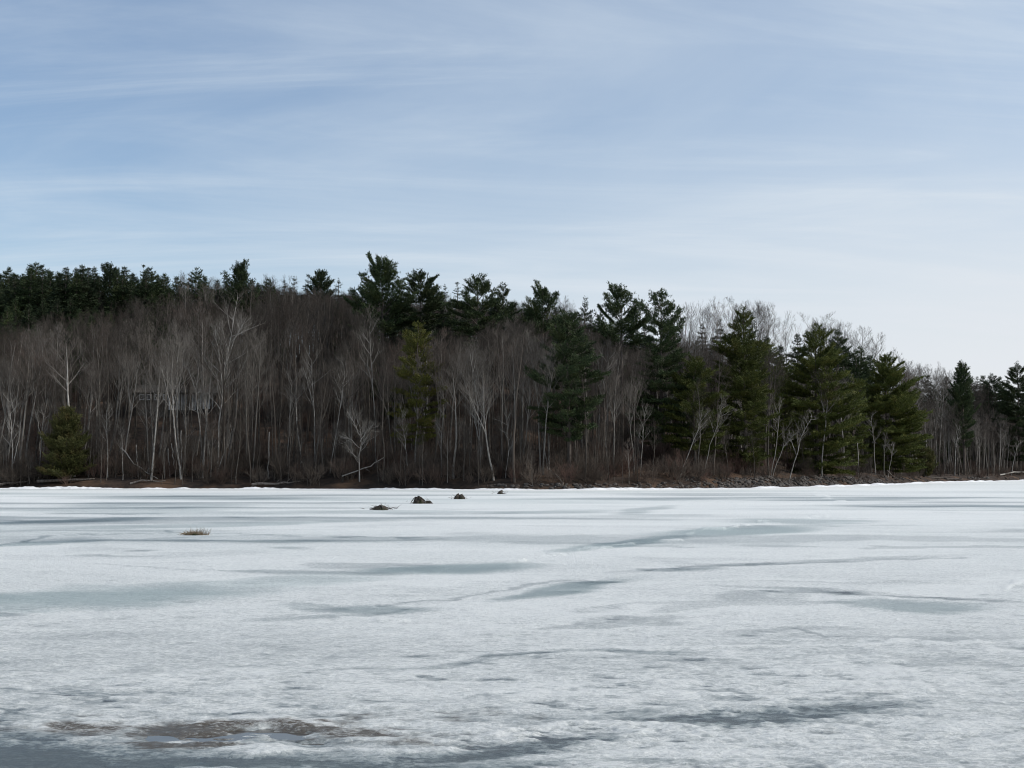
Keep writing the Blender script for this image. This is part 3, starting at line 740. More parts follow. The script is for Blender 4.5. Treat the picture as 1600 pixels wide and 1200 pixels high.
for i, (px, ty, by, hw, d, st, pf, mt, lab, kw) in enumerate(CON):
    x, y = at(px, d); z = float(ground(x, y)) - .05
    H = ht(ty, y) - z; base = max(.02, (ht(by, y) - z) / H); Wm = hw / FPX * y * (1.4 if st == 'plume' else 1.27 if mt is M_GREEN or mt is M_YGREEN else 1.3)
    if 'limbs' in kw: kw['limbs'] = [((a_ - px) / FPX * y, ht(b_, y) - z, th) for a_, b_, th in kw['limbs']]
    tm, cm = conifer_meshes(500 + i, H, base, Wm, st, (M_PBARK, mt), pf, **kw)
    nm = {'spruce': 'spruce_tree', 'cedar': 'cedar_bush'}.get(st, 'pine_tree')
    t = thing(nm, lab, {'spruce': 'spruce', 'cedar': 'evergreen bush'}.get(st, 'pine'), (x, y, z), 0.0, {'spruce': 'spruces on the ridge', 'cedar': 'evergreen bushes on the bank'}.get(st, 'pines in the wood'))
    obj('trunk', tm, t); obj('crown', cm, t)
    k = H / crown_top(cm); t.scale = (max(k, .95), max(k, .95), k)

MARKS = [(-40, 'left photo edge'), (22, 'forked white birch'), (105, 'olive cedar'), (168, 'silvery twiggy birch'), (217, 'thin broken pole'), (276, 'leaning broken pole'), (318, 'two armed birch'), (343, 'spreading birch'),
         (421, 'single bare pole'), (493, 'white trunked birch'), (562, 'twisted shore tree'), (588, 'straight white birch'), (652, 'yellow green pine'), (690, 'pine side birch'), (752, 'left leaning birch'), (790, 'thin grey birch'),
         (855, 'pale forked birch'), (890, 'shelf branched pine'), (948, 'second forked birch'), (1000, 'thin pale birch'), (1060, 'steep leaning birch'), (1165, 'tall lush pine'), (1230, 'stony bank birch'), (1276, 'broad lush pine'),
         (1385, 'dense hanging pine'), (1445, 'round evergreen bush'), (1505, 'two tiered pine'), (1592, 'right edge pine'), (1700, 'right photo edge')]

# dark spruce rows on the ridge: copies of four trees
SPR = []
for k in range(7):
    SPR.append(conifer_meshes(900 + k, 17.0, .10, 4.0 + .3 * (k % 4), 'spruce', (M_PBARK, M_SPRUCE if k % 3 else M_PINE), CONE, step=.46, per=7, gaps=[.05, .2, .12][k % 3], asym=[0, .25, -.2, .1][k % 4]))
rnd = random.Random(3)
for i in range(58):
    px = -30 + i * 5.0 + rnd.uniform(-4, 4); d = 57 + rnd.uniform(0, 24)
    if 155 < px < 178: continue
    top = np.interp(px, [0, 60, 100, 140, 200, 260], [424, 420, 424, 420, 424, 432]) + rnd.uniform(-5, 16)
    k = i % 7
    near = min(MARKS[1:7], key=lambda q: abs(q[0] - px))[1]
    lab = f'dark pointed spruce in the dense left ridge row, above {near}' if px < 145 else 'dark spruce among grey crowns right of the broad ridge pine'
    plant('spruce_tree', lab, 'spruce', SPR[k][0], SPR[k][1], px, d, 'spruce row on the left ridge' if px < 145 else 'spruces right of the broad ridge pine', Hm=17.0, top=top, rz=rnd.uniform(0, 6.3), wide=rnd.uniform(.95, 1.25))
for px, d, top, lab in [(40, 48, 478, 'a'), (85, 50, 470, 'a'), (8, 46, 482, 'a'), (190, 45, 500, 'b'), (285, 44, 512, 'b'), (560, 36, 505, 'c'), (680, 40, 520, 'c'), (620, 26, 560, 'c'), (1420, 40, 585, 'd'), (1452, 55, 590, 'd'), (1480, 60, 592, 'd'), (1520, 50, 596, 'd'), (1545, 45, 600, 'd'), (1562, 60, 594, 'd'), (1575, 40, 598, 'd'), (1606, 40, 590, 'd'), (1537, 70, 592, 'd'), (120, 47, 486, 'a'), (62, 52, 474, 'a'), (575, 46, 470, 'c'), (15, 40, 508, 'b2'), (50, 42, 512, 'b2'), (78, 38, 520, 'b2'), (112, 40, 505, 'b2'), (140, 42, 498, 'b2'), (165, 44, 492, 'b2'), (200, 40, 505, 'b2'), (228, 42, 500, 'b2'), (255, 40, 508, 'b2'), (300, 44, 496, 'b2'), (330, 40, 510, 'b2'), (232, 58, 455, 'b2'), (252, 64, 431, 'b'), (270, 64, 436, 'b'), (318, 64, 436, 'b'), (336, 66, 441, 'b'), (416, 66, 441, 'b'), (402, 66, 446, 'b'), (522, 56, 474, 'c'), (541, 60, 468, 'c'), (508, 58, 480, 'c'), (262, 62, 452, 'b2'), (285, 60, 458, 'b2'), (325, 60, 462, 'b2'), (1090, 26, 540, 'g'), (1118, 30, 530, 'g'), (1150, 28, 535, 'g'), (1200, 30, 530, 'g'), (1222, 26, 545, 'g'), (1248, 32, 528, 'g'), (1300, 28, 545, 'g'), (1325, 30, 548, 'g'), (1345, 34, 550, 'g'), (1362, 28, 562, 'g'), (1398, 26, 585, 'g'), (1415, 30, 592, 'g'), (1436, 26, 602, 'g'), (1460, 30, 606, 'g'), (1475, 24, 612, 'g'), (1495, 30, 606, 'g'), (612, 50, 468, 'c'), (636, 44, 480, 'c'), (668, 48, 474, 'c'), (690, 55, 466, 'c'), (705, 46, 486, 'e'), (728, 50, 478, 'e'), (770, 52, 472, 'e'), (800, 55, 476, 'e'), (826, 48, 492, 'e'), (868, 54, 482, 'f'), (925, 50, 494, 'f'), (955, 42, 505, 'f'), (990, 46, 498, 'f'), (1008, 40, 512, 'f'), (1050, 34, 515, 'f'), (20, 54, 470, 'a'), (105, 54, 468, 'a'), (145, 50, 482, 'a')]:
    lab, grp = {'a': ('dark spruce half hidden below the left ridge row', 'spruces below the left ridge row'), 'b': ('dark spruce deep in the bare wood above the house', 'spruces above the house'),
                'c': ('dark spruce deep in the wood under the tallest pine', 'spruces under the tallest pine'),
                'e': ('dark spruce deep in the wood under the middle skyline pines', 'spruces under the middle skyline pines'),
                'f': ('dark spruce deep in the wood around the fan topped pine', 'spruces around the fan topped pine'),
                'b2': ('dark spruce deep in the bare wood below the left ridge', 'spruces deep in the left wood'),
                'g': ('dark spruce deep behind the green pines of the stony bank', 'spruces deep behind the green pines'),
                'd': ('dark spruce at the back of the low wood at the far right', 'spruces at the back of the far right wood')}[lab]
    k = rnd.randrange(7)
    plant('spruce_tree', lab, 'spruce', SPR[k][0], SPR[k][1], px, d, grp, Hm=17.0, top=top, rz=rnd.uniform(0, 6.3), wide=1.0)

# ------------------------------------------------------------------ leafless trees
BT = []
for k in range(10):
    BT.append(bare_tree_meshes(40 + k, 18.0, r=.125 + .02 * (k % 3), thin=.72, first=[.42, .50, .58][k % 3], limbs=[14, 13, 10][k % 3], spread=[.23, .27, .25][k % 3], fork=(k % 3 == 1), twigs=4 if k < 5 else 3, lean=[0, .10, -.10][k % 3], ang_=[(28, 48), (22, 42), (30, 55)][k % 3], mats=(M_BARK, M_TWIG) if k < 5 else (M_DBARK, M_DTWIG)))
SK = [0, 60, 100, 140, 200, 260, 320, 380, 420, 440, 480, 520, 550, 600, 700, 760, 800, 830, 870, 900, 940, 1000, 1060, 1090, 1120, 1160, 1200, 1230, 1260, 1300, 1330, 1360, 1400, 1430, 1460, 1500, 1540, 1600]
SY = [430, 424, 424, 432, 422, 430, 424, 432, 428, 432, 440, 442, 446, 452, 458, 456, 455, 460, 458, 462, 470, 478, 480, 468, 460, 468, 476, 488, 488, 492, 505, 515, 545, 566, 572, 580, 592, 600]
def skyrow(px): return float(np.interp(px, SK, SY))
FK = [-20, 60, 140, 200, 300, 380, 430, 520, 560, 600, 650, 700, 740, 790, 840, 900, 960, 1010, 1060, 1100, 1600]
FY = [492, 485, 472, 458, 452, 470, 446, 446, 470, 520, 515, 505, 525, 480, 500, 490, 525, 540, 500, 470, 470]
def frontrow(px): return max(float(np.interp(px, FK, FY)), skyrow(px) + 6)
rnd = random.Random(21)
placed = []
def free(x, y, dmin):
    for a, b_ in placed:
        if (a - x) ** 2 + (b_ - y) ** 2 < dmin * dmin: return False
    return True
PINE_AT = [(c[0], c[3], c[4]) for c in CON if c[4] < 15]
def hides(px, d, keep=.22):
    return any(abs(px - a) < h * 1.15 and d < e + .5 for a, h, e in PINE_AT) and rnd.random() > keep
def add_bare(px, d, top, k=None):
    for (a, na_), (b_, nb_) in zip(MARKS[:-1], MARKS[1:]):
        if px < b_: break
    k = rnd.randrange(10) if k is None else k
    x, y = at(px, d); H = ht(top, y) - float(ground(x, y))
    size = 'tall' if H > 16.5 else 'short' if H < 13 else 'mid sized'
    where = 'near the water' if d < 9 else 'partway up' if d < 26 else 'farther back'
    lab = f'{size} grey leafless tree {where} between {na_} and {nb_}'
    return plant('bare_tree', lab, 'leafless tree', BT[k][0], BT[k][1], px, d, f'leafless trees between {na_} and {nb_}', Hm=18.0, top=top, rz=rnd.uniform(0, 6.3), wide=rnd.uniform(.8, 1.2))
n_bare = 0
for i in range(72):                        # crowns that make the skyline
    px = [rnd.uniform(400, 570), rnd.uniform(570, 1050), rnd.uniform(1040, 1240), rnd.uniform(1230, 1420), rnd.uniform(1400, 1600), rnd.uniform(270, 420)][i % 6]
    d = rnd.uniform(45, 85) if px < 1000 else rnd.uniform(20, 55)
    x, y = at(px, d); placed.append((x, y))
    add_bare(px, d, skyrow(px) + rnd.uniform(-6, 10)); n_bare += 1
for px in [1418, 1426, 1433, 1439, 1446, 1452, 1459, 1465, 1472, 1478, 1485, 1492, 1515, 1524, 1538, 1548]:
    d = rnd.uniform(9, 30); x, y = at(px, d); placed.append((x, y)); add_bare(px, d, skyrow(px) + rnd.uniform(-4, 10)); n_bare += 1
tries = 0
while n_bare < 296 and tries < 8000:
    tries += 1
    px = rnd.uniform(-15, 1615); d = 2.0 + 42 * rnd.random() ** 1.5
    if (205 < px < 345 and d < 31 and rnd.random() < .25) or hides(px, d): continue
    x, y = at(px, d)
    if not free(x, y, 1.9): continue
    z = float(ground(x, y)); H = rnd.uniform(12.5, 20)
    top = HOR - (z + H - EYE) / y * FPX
    top = max(top, frontrow(px) + rnd.uniform(0, 40))
    if ht(top, y) - z < 7: continue
    placed.append((x, y)); add_bare(px, d, top); n_bare += 1

# deeper wood that reads as one mass
pts, ks, rots, scs = [], [], [], []
rnd = random.Random(77)
for i in range(5600):
    px = rnd.uniform(-120, 1720) if i < 2600 else rnd.uniform(1380, 1720) if i < 3600 else rnd.uniform(280, 1110); d = 6 + 100 * rnd.random() if i < 3600 else rnd.uniform(50, 115)
    if (205 < px < 345 and d < 31 and rnd.random() < .15) or hides(px, d, .3): continue
    if px < 330 and d > 30 and rnd.random() < (.55 if d < 55 or px > 235 else .97): continue
    x, y = at(px, d)
    if not free(x, y, 1.25): continue
    cap = frontrow(px) if d < 62 else skyrow(px) + 8
    z = float(ground(x, y)); H = min(rnd.uniform(12, 20), ht(cap + rnd.uniform(0, 18), y) - z)
    if H < 3.5: continue
    placed.append((x, y)); pts.append((x, y, z - .1)); ks.append(rnd.randrange(5, 10) if rnd.random() < .25 + d / 40 else rnd.randrange(5)); rots.append(rnd.uniform(0, 6.3)); scs.append(H / _tops.get(BT[ks[-1]][1].name, 19.5))  # darkened copies picked more often with depth, to paint the wood's inner shade


def scatter(name, pts, ks, rots, scs, sources, kind='stuff', vary=None):
    """one object: geometry nodes that repeat the given visible objects' meshes on points"""
    me = bpy.data.meshes.new(name); me.from_pydata(pts, [], [])
    for nm, ty, arr in (('pick', 'INT', ks), ('turn', 'FLOAT', rots), ('size', 'FLOAT', scs)):
        a = me.attributes.new(nm, ty, 'POINT'); a.data.foreach_set('value', arr)
    o = obj(name, me); tag(o, kind=kind)
    ng = bpy.data.node_groups.new(name, 'GeometryNodeTree')
    ng.interface.new_socket('Geometry', in_out='INPUT', socket_type='NodeSocketGeometry')
    ng.interface.new_socket('Geometry', in_out='OUTPUT', socket_type='NodeSocketGeometry')
    gi = ng.nodes.new('NodeGroupInput'); go = ng.nodes.new('NodeGroupOutput'); jn = ng.nodes.new('GeometryNodeJoinGeometry')
    def na(nm, ty):
        n = ng.nodes.new('GeometryNodeInputNamedAttribute'); n.data_type = ty; n.inputs['Name'].default_value = nm
        return n.outputs['Attribute']
    pick, turn, size = na('pick', 'INT'), na('turn', 'FLOAT'), na('size', 'FLOAT')
    cx_ = ng.nodes.new('ShaderNodeCombineXYZ'); ng.links.new(turn, cx_.inputs[2])
    e2r = ng.nodes.new('FunctionNodeEulerToRotation'); ng.links.new(cx_.outputs[0], e2r.inputs[0])
    for k, objs in enumerate(sources):
        cmp_ = ng.nodes.new('FunctionNodeCompare'); cmp_.data_type = 'INT'; cmp_.operation = 'EQUAL'
        ng.links.new(pick, cmp_.inputs[2]); cmp_.inputs[3].default_value = k
        j2 = ng.nodes.new('GeometryNodeJoinGeometry')
        for so in objs:
            oi_ = ng.nodes.new('GeometryNodeObjectInfo'); oi_.inputs['Object'].default_value = so; oi_.transform_space = 'ORIGINAL'
            ng.links.new(oi_.outputs['Geometry'], j2.inputs[0])
        iop = ng.nodes.new('GeometryNodeInstanceOnPoints')
        ng.links.new(gi.outputs[0], iop.inputs['Points']); ng.links.new(cmp_.outputs[0], iop.inputs['Selection'])
        ng.links.new(j2.outputs[0], iop.inputs['Instance']); ng.links.new(e2r.outputs[0], iop.inputs['Rotation']); ng.links.new(size, iop.inputs['Scale'])
        ng.links.new(iop.outputs[0], jn.inputs[0])
    ng.links.new(jn.outputs[0], go.inputs[0])
    md = o.modifiers.new('scatter', 'NODES'); md.node_group = ng
    return o


src = {}
for o in list(S.objects):
    if o.type == 'EMPTY' and o.name.startswith('bare_tree'):
        ch = o.children
        for k in range(10):
            if k not in src and ch[0].data in BT[k]: src[k] = list(ch)
tag(scatter('bare_woods', pts, ks, rots, scs, [src[k] for k in range(10)]), 'deep mass of grey leafless trees filling the hillside wood', 'woods')


# ------------------------------------------------------------------ pale birches and snags seen one by one: stems as photo polylines at their real depth
def pale_tree(stems, d, label, name='birch_tree', cat='birch', limbs=11, spread=.27, r=.11, mats=None, seed=0, group='pale birches at the shore', twigs=3, first=.45):
    global RNG
    bx, by = stems[0][0]
    x, y = at(bx, d); z = float(ground(x, y)) - .05
    t = thing(name, label, cat, (x, y, z), 0, group)
    RNG = np.random.default_rng(seed)
    tr, tw = MB(), MB()
    for si, st in enumerate(stems):
        off = RNG.uniform(-.3, .3) if si else 0
        P = []
        for q, (a, b_) in enumerate(st):
            zz = max(ht(b_, y), z) if (q or si) else z
            P.append(((a - 800) / FPX * y - x, .25 * math.sin(q * 1.7 + seed) * (q > 0) + off * q * .4, zz - z))
        P = np.array(P); L = np.linalg.norm(np.diff(P, axis=0), axis=1).sum()
        # resample smoothly
        tt_ = np.linspace(0, 1, 9); ts = np.linspace(0, 1, len(P)); Q = np.column_stack([np.interp(tt_, ts, P[:, c_]) for c_ in range(3)])
        Q[1:-1] += RNG.normal(size=(7, 3)) * .05
        r0 = r * .8 if si == 0 else r * .5
        if si == 0: Q[0, 2] -= .3
        tr.tube(Q, np.linspace(r0, r0 * (.25 if limbs else .75), 9), 6, tip=bool(limbs))
        for i in range(limbs if si == 0 else int(limbs * .7)):
            s = first + (1 - first) * (i + RNG.random()) / max(limbs, 1); s = min(s, .99)
            p, dd = interp_path(Q, s); l = max(L, 4) * spread * (1.2 - .7 * s) * RNG.uniform(.6, 1.2)
            B_ = bent(p, side_dir(dd, R(RNG.uniform(28, 62)), RNG.uniform(0, 6.3)), l, 5, .4, .09)
            tr.tube(B_, np.linspace(r0 * .32, .012, 6), 4)
            grow_limb(tw, B_, r0 * .3, l, 2, twigs, .8, .7, thick=tr)
    flush_twigs(tw)
    mt = mats or (M_BIRCH, M_BTWIG)
    obj('trunk', tr.mesh('trunk', mt[0], True), t)
    if tw.n: obj('crown', tw.mesh('crown', mt[1]), t)
    return t


pale_tree([[(22, 748), (20, 700), (15, 625)], [(23, 724), (28, 690), (33, 655)]], 2, 'forked white birch at the left edge of the photo', seed=1)
pale_tree([[(318, 742), (316, 690), (309, 640), (305, 612), (310, 560)], [(306, 616), (296, 585), (281, 558)]], 6, 'white birch with two raised arms just below the house', seed=2, r=.12)
pale_tree([[(340, 742), (343, 690), (344, 630), (350, 570), (366, 480)], [(344, 640), (325, 615), (306, 610)], [(346, 600), (340, 545), (330, 500)], [(348, 580), (365, 530), (385, 490)]], 5, 'large spreading birch with wide pale crown right of the house', seed=3, r=.14, limbs=18, spread=.32, twigs=4)
pale_tree([[(339, 745), (348, 715), (357, 695), (362, 670)]], 3, 'thin leaning birch stem at the foot of the large spreading birch', seed=4, r=.07, limbs=5)
pale_tree([[(290, 742), (290, 690), (292, 645)], [(290, 668), (284, 645), (282, 630)]], 5, 'slim white birch beside the row of broken pale poles', seed=5, r=.08, limbs=6)
for i, (st, lab) in enumerate([([(267, 748), (263, 701)], 'leftmost broken pale pole below the house'), ([(276, 742), (269, 693)], 'leaning broken pale pole second from the left below the house'),
                               ([(285, 743), (284, 673)], 'tallest broken pale pole below the house'), ([(420, 736), (421, 675)], 'single bare pale pole on the bank right of the spreading birch'),
                               ([(217, 742), (213, 695)], 'thin broken pole on the bank right of the olive cedar'), ([(1340, 728), (1340, 690)], 'short broken trunk under the dense green pines')]):
    pale_tree([st], 4, lab, 'dead_snag', 'snag', limbs=0, r=.10, mats=(M_SNAG, M_TWIG), seed=20 + i, group='broken pale poles')
B2 = [([[(493, 738), (491, 660), (488, 600), (486, 560)], [(491, 640), (480, 600), (472, 570)]], 7, 'tall birch with white trunk left of the twisted shore tree', .12),
      ([[(588, 728), (585, 640), (580, 570), (576, 510)]], 8, 'tall straight white birch left of the yellow green pine', .12),
      ([[(516, 740), (525, 680), (535, 610), (538, 585)]], 5, 'leaning grey birch beside the twisted shore tree', .10),
      ([[(450, 738), (452, 660), (456, 590)]], 6, 'thin pale birch between the single pole and the tall white birch', .09),
      ([[(752, 742), (750, 690), (746, 630), (736, 560)], [(750, 690), (742, 660), (733, 640)]], 5, 'pale birch leaning left in the middle of the shore', .12),
      ([[(690, 745), (688, 700), (695, 640)]], 4, 'pale birch under the right side of the yellow green pine', .09),
      ([[(1060, 742), (1075, 710), (1090, 672), (1096, 650)]], 3, 'birch leaning steeply right in front of the low spreading pine', .10),
      ([[(1098, 740), (1108, 700), (1122, 660), (1128, 630)]], 4, 'thin birch leaning right before the tall lush pine', .08),
      ([[(1230, 748), (1244, 712), (1252, 680), (1270, 650)], [(1244, 712), (1236, 690), (1232, 672)]], 2, 'pale birch leaning right at the left end of the stony bank', .13),
      ([[(1203, 738), (1212, 700), (1216, 660), (1219, 635)]], 4, 'upright white birch left of the broad lush pine', .10),
      ([[(1205, 735), (1222, 700), (1240, 680)]], 4, 'low birch stem leaning over beside the upright white birch', .08),
      ([[(1367, 740), (1364, 690), (1362, 650)]], 6, 'pale trunk standing under the dense green pine', .13),
      ([[(1380, 740), (1381, 705), (1384, 680)]], 5, 'second pale trunk under the dense green pine nearer the water', .11),
      ([[(1386, 742), (1392, 715), (1397, 695)]], 3, 'thin pale stem leaning right below the dense green pine', .07),
      ([[(1490, 737), (1493, 700), (1497, 670)]], 4, 'white birch at the foot of the slim two tiered pine', .16),
      ([[(1465, 715), (1470, 670), (1476, 610)]], 10, 'tall pale birch left of the slim two tiered pine', .14),
      ([[(1480, 712), (1482, 660), (1486, 610)]], 12, 'tall pale birch just behind the slim two tiered pine', .14),
      ([[(1578, 738), (1584, 712), (1592, 690)]], 4, 'leaning birch before the pine at the right edge', .16),
      ([[(855, 738), (848, 680), (842, 620)]], 7, 'pale forked birch left of the shelf branched shore pine', .10),
      ([[(948, 735), (946, 680), (944, 600), (952, 560)], [(944, 600), (935, 570), (930, 550)]], 9, 'forked birch between the shore pine and the tall layered pine', .10),
      ([[(170, 742), (168, 690), (166, 640)]], 3, 'silvery many twigged birch right of the olive cedar', .10),
      ([[(62, 742), (66, 690), (69, 640)], [(66, 690), (60, 660), (54, 640)]], 3, 'silvery birch just left of the olive cedar', .10),
      ([[(640, 742), (634, 700), (628, 640)]], 5, 'grey birch under the left side of the yellow green pine', .09),
      ([[(790, 744), (795, 700), (792, 640)]], 4, 'thin grey birch in the middle of the shore behind the snowy edge', .08),
      ([[(1000, 742), (1004, 690), (1008, 640)]], 5, 'thin pale birch left of the tall layered pine foot', .08)]
for i, (st, d, lab, r_) in enumerate(B2): pale_tree(st, d, lab, seed=50 + i, r=r_ * .95, limbs=11, spread=.28)
pale_tree([[(563, 742), (561, 715), (564, 690), (562, 665)], [(562, 700), (545, 685), (528, 680)], [(563, 690), (575, 672), (584, 660)], [(562, 680), (550, 655), (540, 640)]], 2.5,
          'twisted silvery tree with wide low branches on the shore', 'twisted_tree', 'leafless tree', limbs=14, spread=.45, r=.10, mats=(M_SNAG, M_BTWIG), seed=99, group='twisted shore tree', twigs=5, first=.2)

# ------------------------------------------------------------------ shrubs on the bank
SH = [shrub_mesh(300 + k, 2.4, 15 + k, spread=.4 + .12 * k) for k in range(5)]
rnd = random.Random(5); n_sh = 0
SZ = [(220, 'brown twiggy shrub on the bank around the olive cedar', 'shrubs around the olive cedar'), (450, 'brown twiggy shrub on the bank below the house', 'shrubs on the bank below the house'),
      (700, 'reddish twiggy shrub on the shore left of the middle', 'shrubs left of the middle'), (950, 'grey brown twiggy shrub behind the snowy edge in the middle', 'shrubs in the middle of the shore'),
      (1210, 'brown twiggy shrub above the first shore stones', 'shrubs above the first stones'), (1420, 'brown twiggy shrub between the stones and the green pines', 'shrubs under the green pines'), (9999, 'brown twiggy shrub on the far right shore', 'shrubs on the far right shore')]
def between(px):
    for (a, na_), (b_, nb_) in zip(MARKS[:-1], MARKS[1:]):
        if px < b_: break
    return na_, nb_
for i in range(190):
    px = -10 + 1620 * (i + rnd.random()) / 190; d = 1.2 + 9 * rnd.random() ** 1.4
    x, y = at(px, d)
    for lim, lab, grp in SZ:
        if px < lim: break
    s = rnd.uniform(.55, 1.35) * (1.0 if px < 1210 or px > 1420 else .6)
    na_, nb_ = between(px); lab = f"{'low' if s < .75 else 'tall' if s > 1.1 else 'middling'} brown twiggy shrub {'at the water' if d < 2.5 else 'up the bank'} between {na_} and {nb_}"; grp = f'shrubs between {na_} and {nb_}'
    o = obj('shrub', SH[i % 5], None, (x, y, float(ground(x, y)) - .03), (0, 0, rnd.uniform(0, 6.3)), (s * rnd.uniform(.9, 1.4),) * 2 + (s,))
    tag(o, lab, 'shrub', grp)
src_sh = {}
for o in S.objects:
    if o.name.startswith('shrub') and o.data in SH: src_sh.setdefault(SH.index(o.data), [o])
pts, ks, rots, scs = [], [], [], []
for i in range(620):
    px = rnd.uniform(-50, 1650); d = 3 + 45 * rnd.random() ** 1.3
    if 215 < px < 340 and 16 < d < 31: continue
    x, y = at(px, d); pts.append((x, y, float(ground(x, y)) - .03)); ks.append(rnd.randrange(5)); rots.append(rnd.uniform(0, 6.3)); scs.append(rnd.uniform(.6, 1.5))
for i in range(900):
    px = rnd.uniform(-50, 1650); d = .7 + 34 * rnd.random() ** 1.2
    if (215 < px < 340 and 14 < d < 31) or hides(px, d, .3): continue
    x, y = at(px, d); pts.append((x, y, float(ground(x, y)) - .03)); ks.append(10 + rnd.randrange(5)); rots.append(rnd.uniform(0, 6.3)); scs.append(rnd.uniform(.16, .46))
for i in range(220):
    px = rnd.uniform(-50, 1650); d = 1.5 + 30 * rnd.random() ** 1.3
    if 215 < px < 340 and d > 10: continue
    if hides(px, d, .3): continue
    x, y = at(px, d); pts.append((x, y, float(ground(x, y)) - .03)); ks.append(5 + rnd.randrange(10)); rots.append(rnd.uniform(0, 6.3)); scs.append(rnd.uniform(.2, .42))
tag(scatter('undergrowth', pts, ks, rots, scs, [src_sh[k] for k in range(5)] + [src[k] for k in range(10)]), 'brown twiggy undergrowth between the trunks of the wood', 'undergrowth')

# ------------------------------------------------------------------ stones along the bank
def stone_mesh(seed):
    bm = bmesh.new(); bmesh.ops.create_icosphere(bm, subdivisions=2, radius=1.0)
    r_ = np.random.default_rng(seed); ax = r_.normal(size=(7, 3)); ax /= np.linalg.norm(ax, axis=1)[:, None]; lim = r_.uniform(.55, .85, 7)
    for v in bm.verts:
        p = np.array(v.co)
        for a, l in zip(ax, lim):
            e = p @ a
            if e > l: p = p - a * (e - l)
        v.co = Vector(p * np.array([1.0, .8, .62]) + r_.normal(size=3) * .03)
    me = bpy.data.meshes.new('stone'); bm.to_mesh(me); bm.free(); me.materials.append(M_STONE); return me
ST = [stone_mesh(k) for k in range(8)]
rnd = random.Random(13); n_st = 0
for i in range(285):
    if i < 205: px = rnd.triangular(1120, 1420, 1260); d = rnd.uniform(.1, 3.2)
    elif i < 265: px = rnd.uniform(770, 1150); d = rnd.uniform(-.2, 1.4)
    else: px = rnd.uniform(1420, 1600); d = rnd.uniform(0, 2)
    x, y = at(px, d); s = rnd.uniform(.25, .62) * (1.0 if px > 1120 else .8) * (1.3 if px > 1400 else 1)
    o = obj('stone', ST[i % 8], None, (x, y, max(float(ground(x, y)), 0) + .05 * s), (rnd.uniform(-.4, .4), rnd.uniform(-.4, .4), rnd.uniform(0, 6.3)), (s, s, s))
    na_, nb_ = between(px); size = 'small' if s < .32 else 'large' if s > .47 else 'medium'
    tag(o, f"{size} dark rough stone {'at the ice edge' if d < .8 else 'low on the bank' if d < 1.8 else 'high on the bank'} between {na_} and {nb_}", 'stone', f'shore stones between {na_} and {nb_}')

pts, ks, rots, scs = [], [], [], []
for i in range(1100):
    px = rnd.triangular(1050, 1440, 1250) if i < 850 else rnd.uniform(760, 1600); d = rnd.uniform(0, 3.4) if i < 850 else rnd.uniform(0, 1.3)
    x, y = at(px, d); pts.append((x, y, max(float(ground(x, y)), 0))); ks.append(rnd.randrange(8)); rots.append(rnd.uniform(0, 6.3)); scs.append(rnd.uniform(.12, .36))
src_st = {}
for o in S.objects:
    if o.name.startswith('stone') and o.type == 'MESH' and o.data in ST: src_st.setdefault(ST.index(o.data), [o])
tag(scatter('rubble', pts, ks, rots, scs, [src_st[k] for k in range(8)]), 'small dark broken rubble filling the gaps between the shore stones', 'rubble')

# ------------------------------------------------------------------ fallen wood
def fallen(pts_, d0, d1, r_, label, mat, seed, twig=3):
    global RNG
    RNG = np.random.default_rng(seed)
    W = []
    for q, (a, b_) in enumerate(pts_):
        d = d0 + (d1 - d0) * q / (len(pts_) - 1); x, y = at(a, d)
        W.append((x, y, max(ht(b_, y), max(float(ground(x, y)), 0) + r_ * .5)))
    W = np.array(W); o0 = W[0].copy(); W -= o0
    mb = MB(); tt_ = np.linspace(0, 1, 8); Q = np.column_stack([np.interp(tt_, np.linspace(0, 1, len(W)), W[:, c_]) for c_ in range(3)])
    Q[1:-1] += RNG.normal(size=(6, 3)) * .06
    mb.tube(Q, np.linspace(r_, r_ * .45, 8), 7, tip=False)
    for i in range(twig):
        p, dd = interp_path(Q, RNG.uniform(.3, .95)); B_ = bent(p, side_dir(dd, R(60), RNG.uniform(0, 6.3)) + np.array([0, 0, .3]), RNG.uniform(.5, 1.4), 3, .1, .15)
        mb.tube(B_, np.linspace(r_ * .4, .01, 4), 4)
    o = obj('fallen_log', mb.mesh('fallen_log', mat, True), None, tuple(o0)); tag(o, label, 'log', 'fallen wood on the bank')
fallen([(60, 752), (115, 750), (150, 748)], 1.0, 2.2, .22, 'dark fallen log on the bank under the olive cedar', M_DRIFT, 1)
fallen([(0, 757), (45, 752)], .6, 1.5, .2, 'dark driftwood log on the snowy edge at the left edge of the photo', M_DRIFT, 2)
fallen([(190, 700), (215, 728), (248, 748)], 5, 2, .08, 'slim dead stem fallen down the bank right of the cedar', M_SNAG, 3)
fallen([(395, 757), (440, 755), (470, 752)], .5, 1.6, .18, 'dark log lying on the bank right of the spreading birch', M_DRIFT, 4)
fallen([(535, 744), (575, 730), (600, 715)], 2, 4, .09, 'pale dead branch propped beside the twisted shore tree', M_SNAG, 5)
fallen([(860, 735), (875, 748), (880, 758)], 3, .6, .10, 'brown dead branch slanting to the water below the shelf branched pine', M_DRIFT, 6)
fallen([(1385, 735), (1395, 745), (1405, 750)], 3, .8, .12, 'dead stem leaning down the right end of the stones', M_DRIFT, 7)
fallen([(1442, 745), (1470, 750), (1500, 753)], 3, .6, .22, 'long dark log sliding to the ice right of the evergreen bush', M_DRIFT, 8)
fallen([(1560, 742), (1580, 738), (1600, 738)], 3, 4, .25, 'pale fallen log at the right edge of the photo', M_SNAG, 9)
fallen([(205, 756), (225, 750), (260, 752)], .8, 1.5, .15, 'dark tangled log on the bank below the broken poles', M_DRIFT, 10)


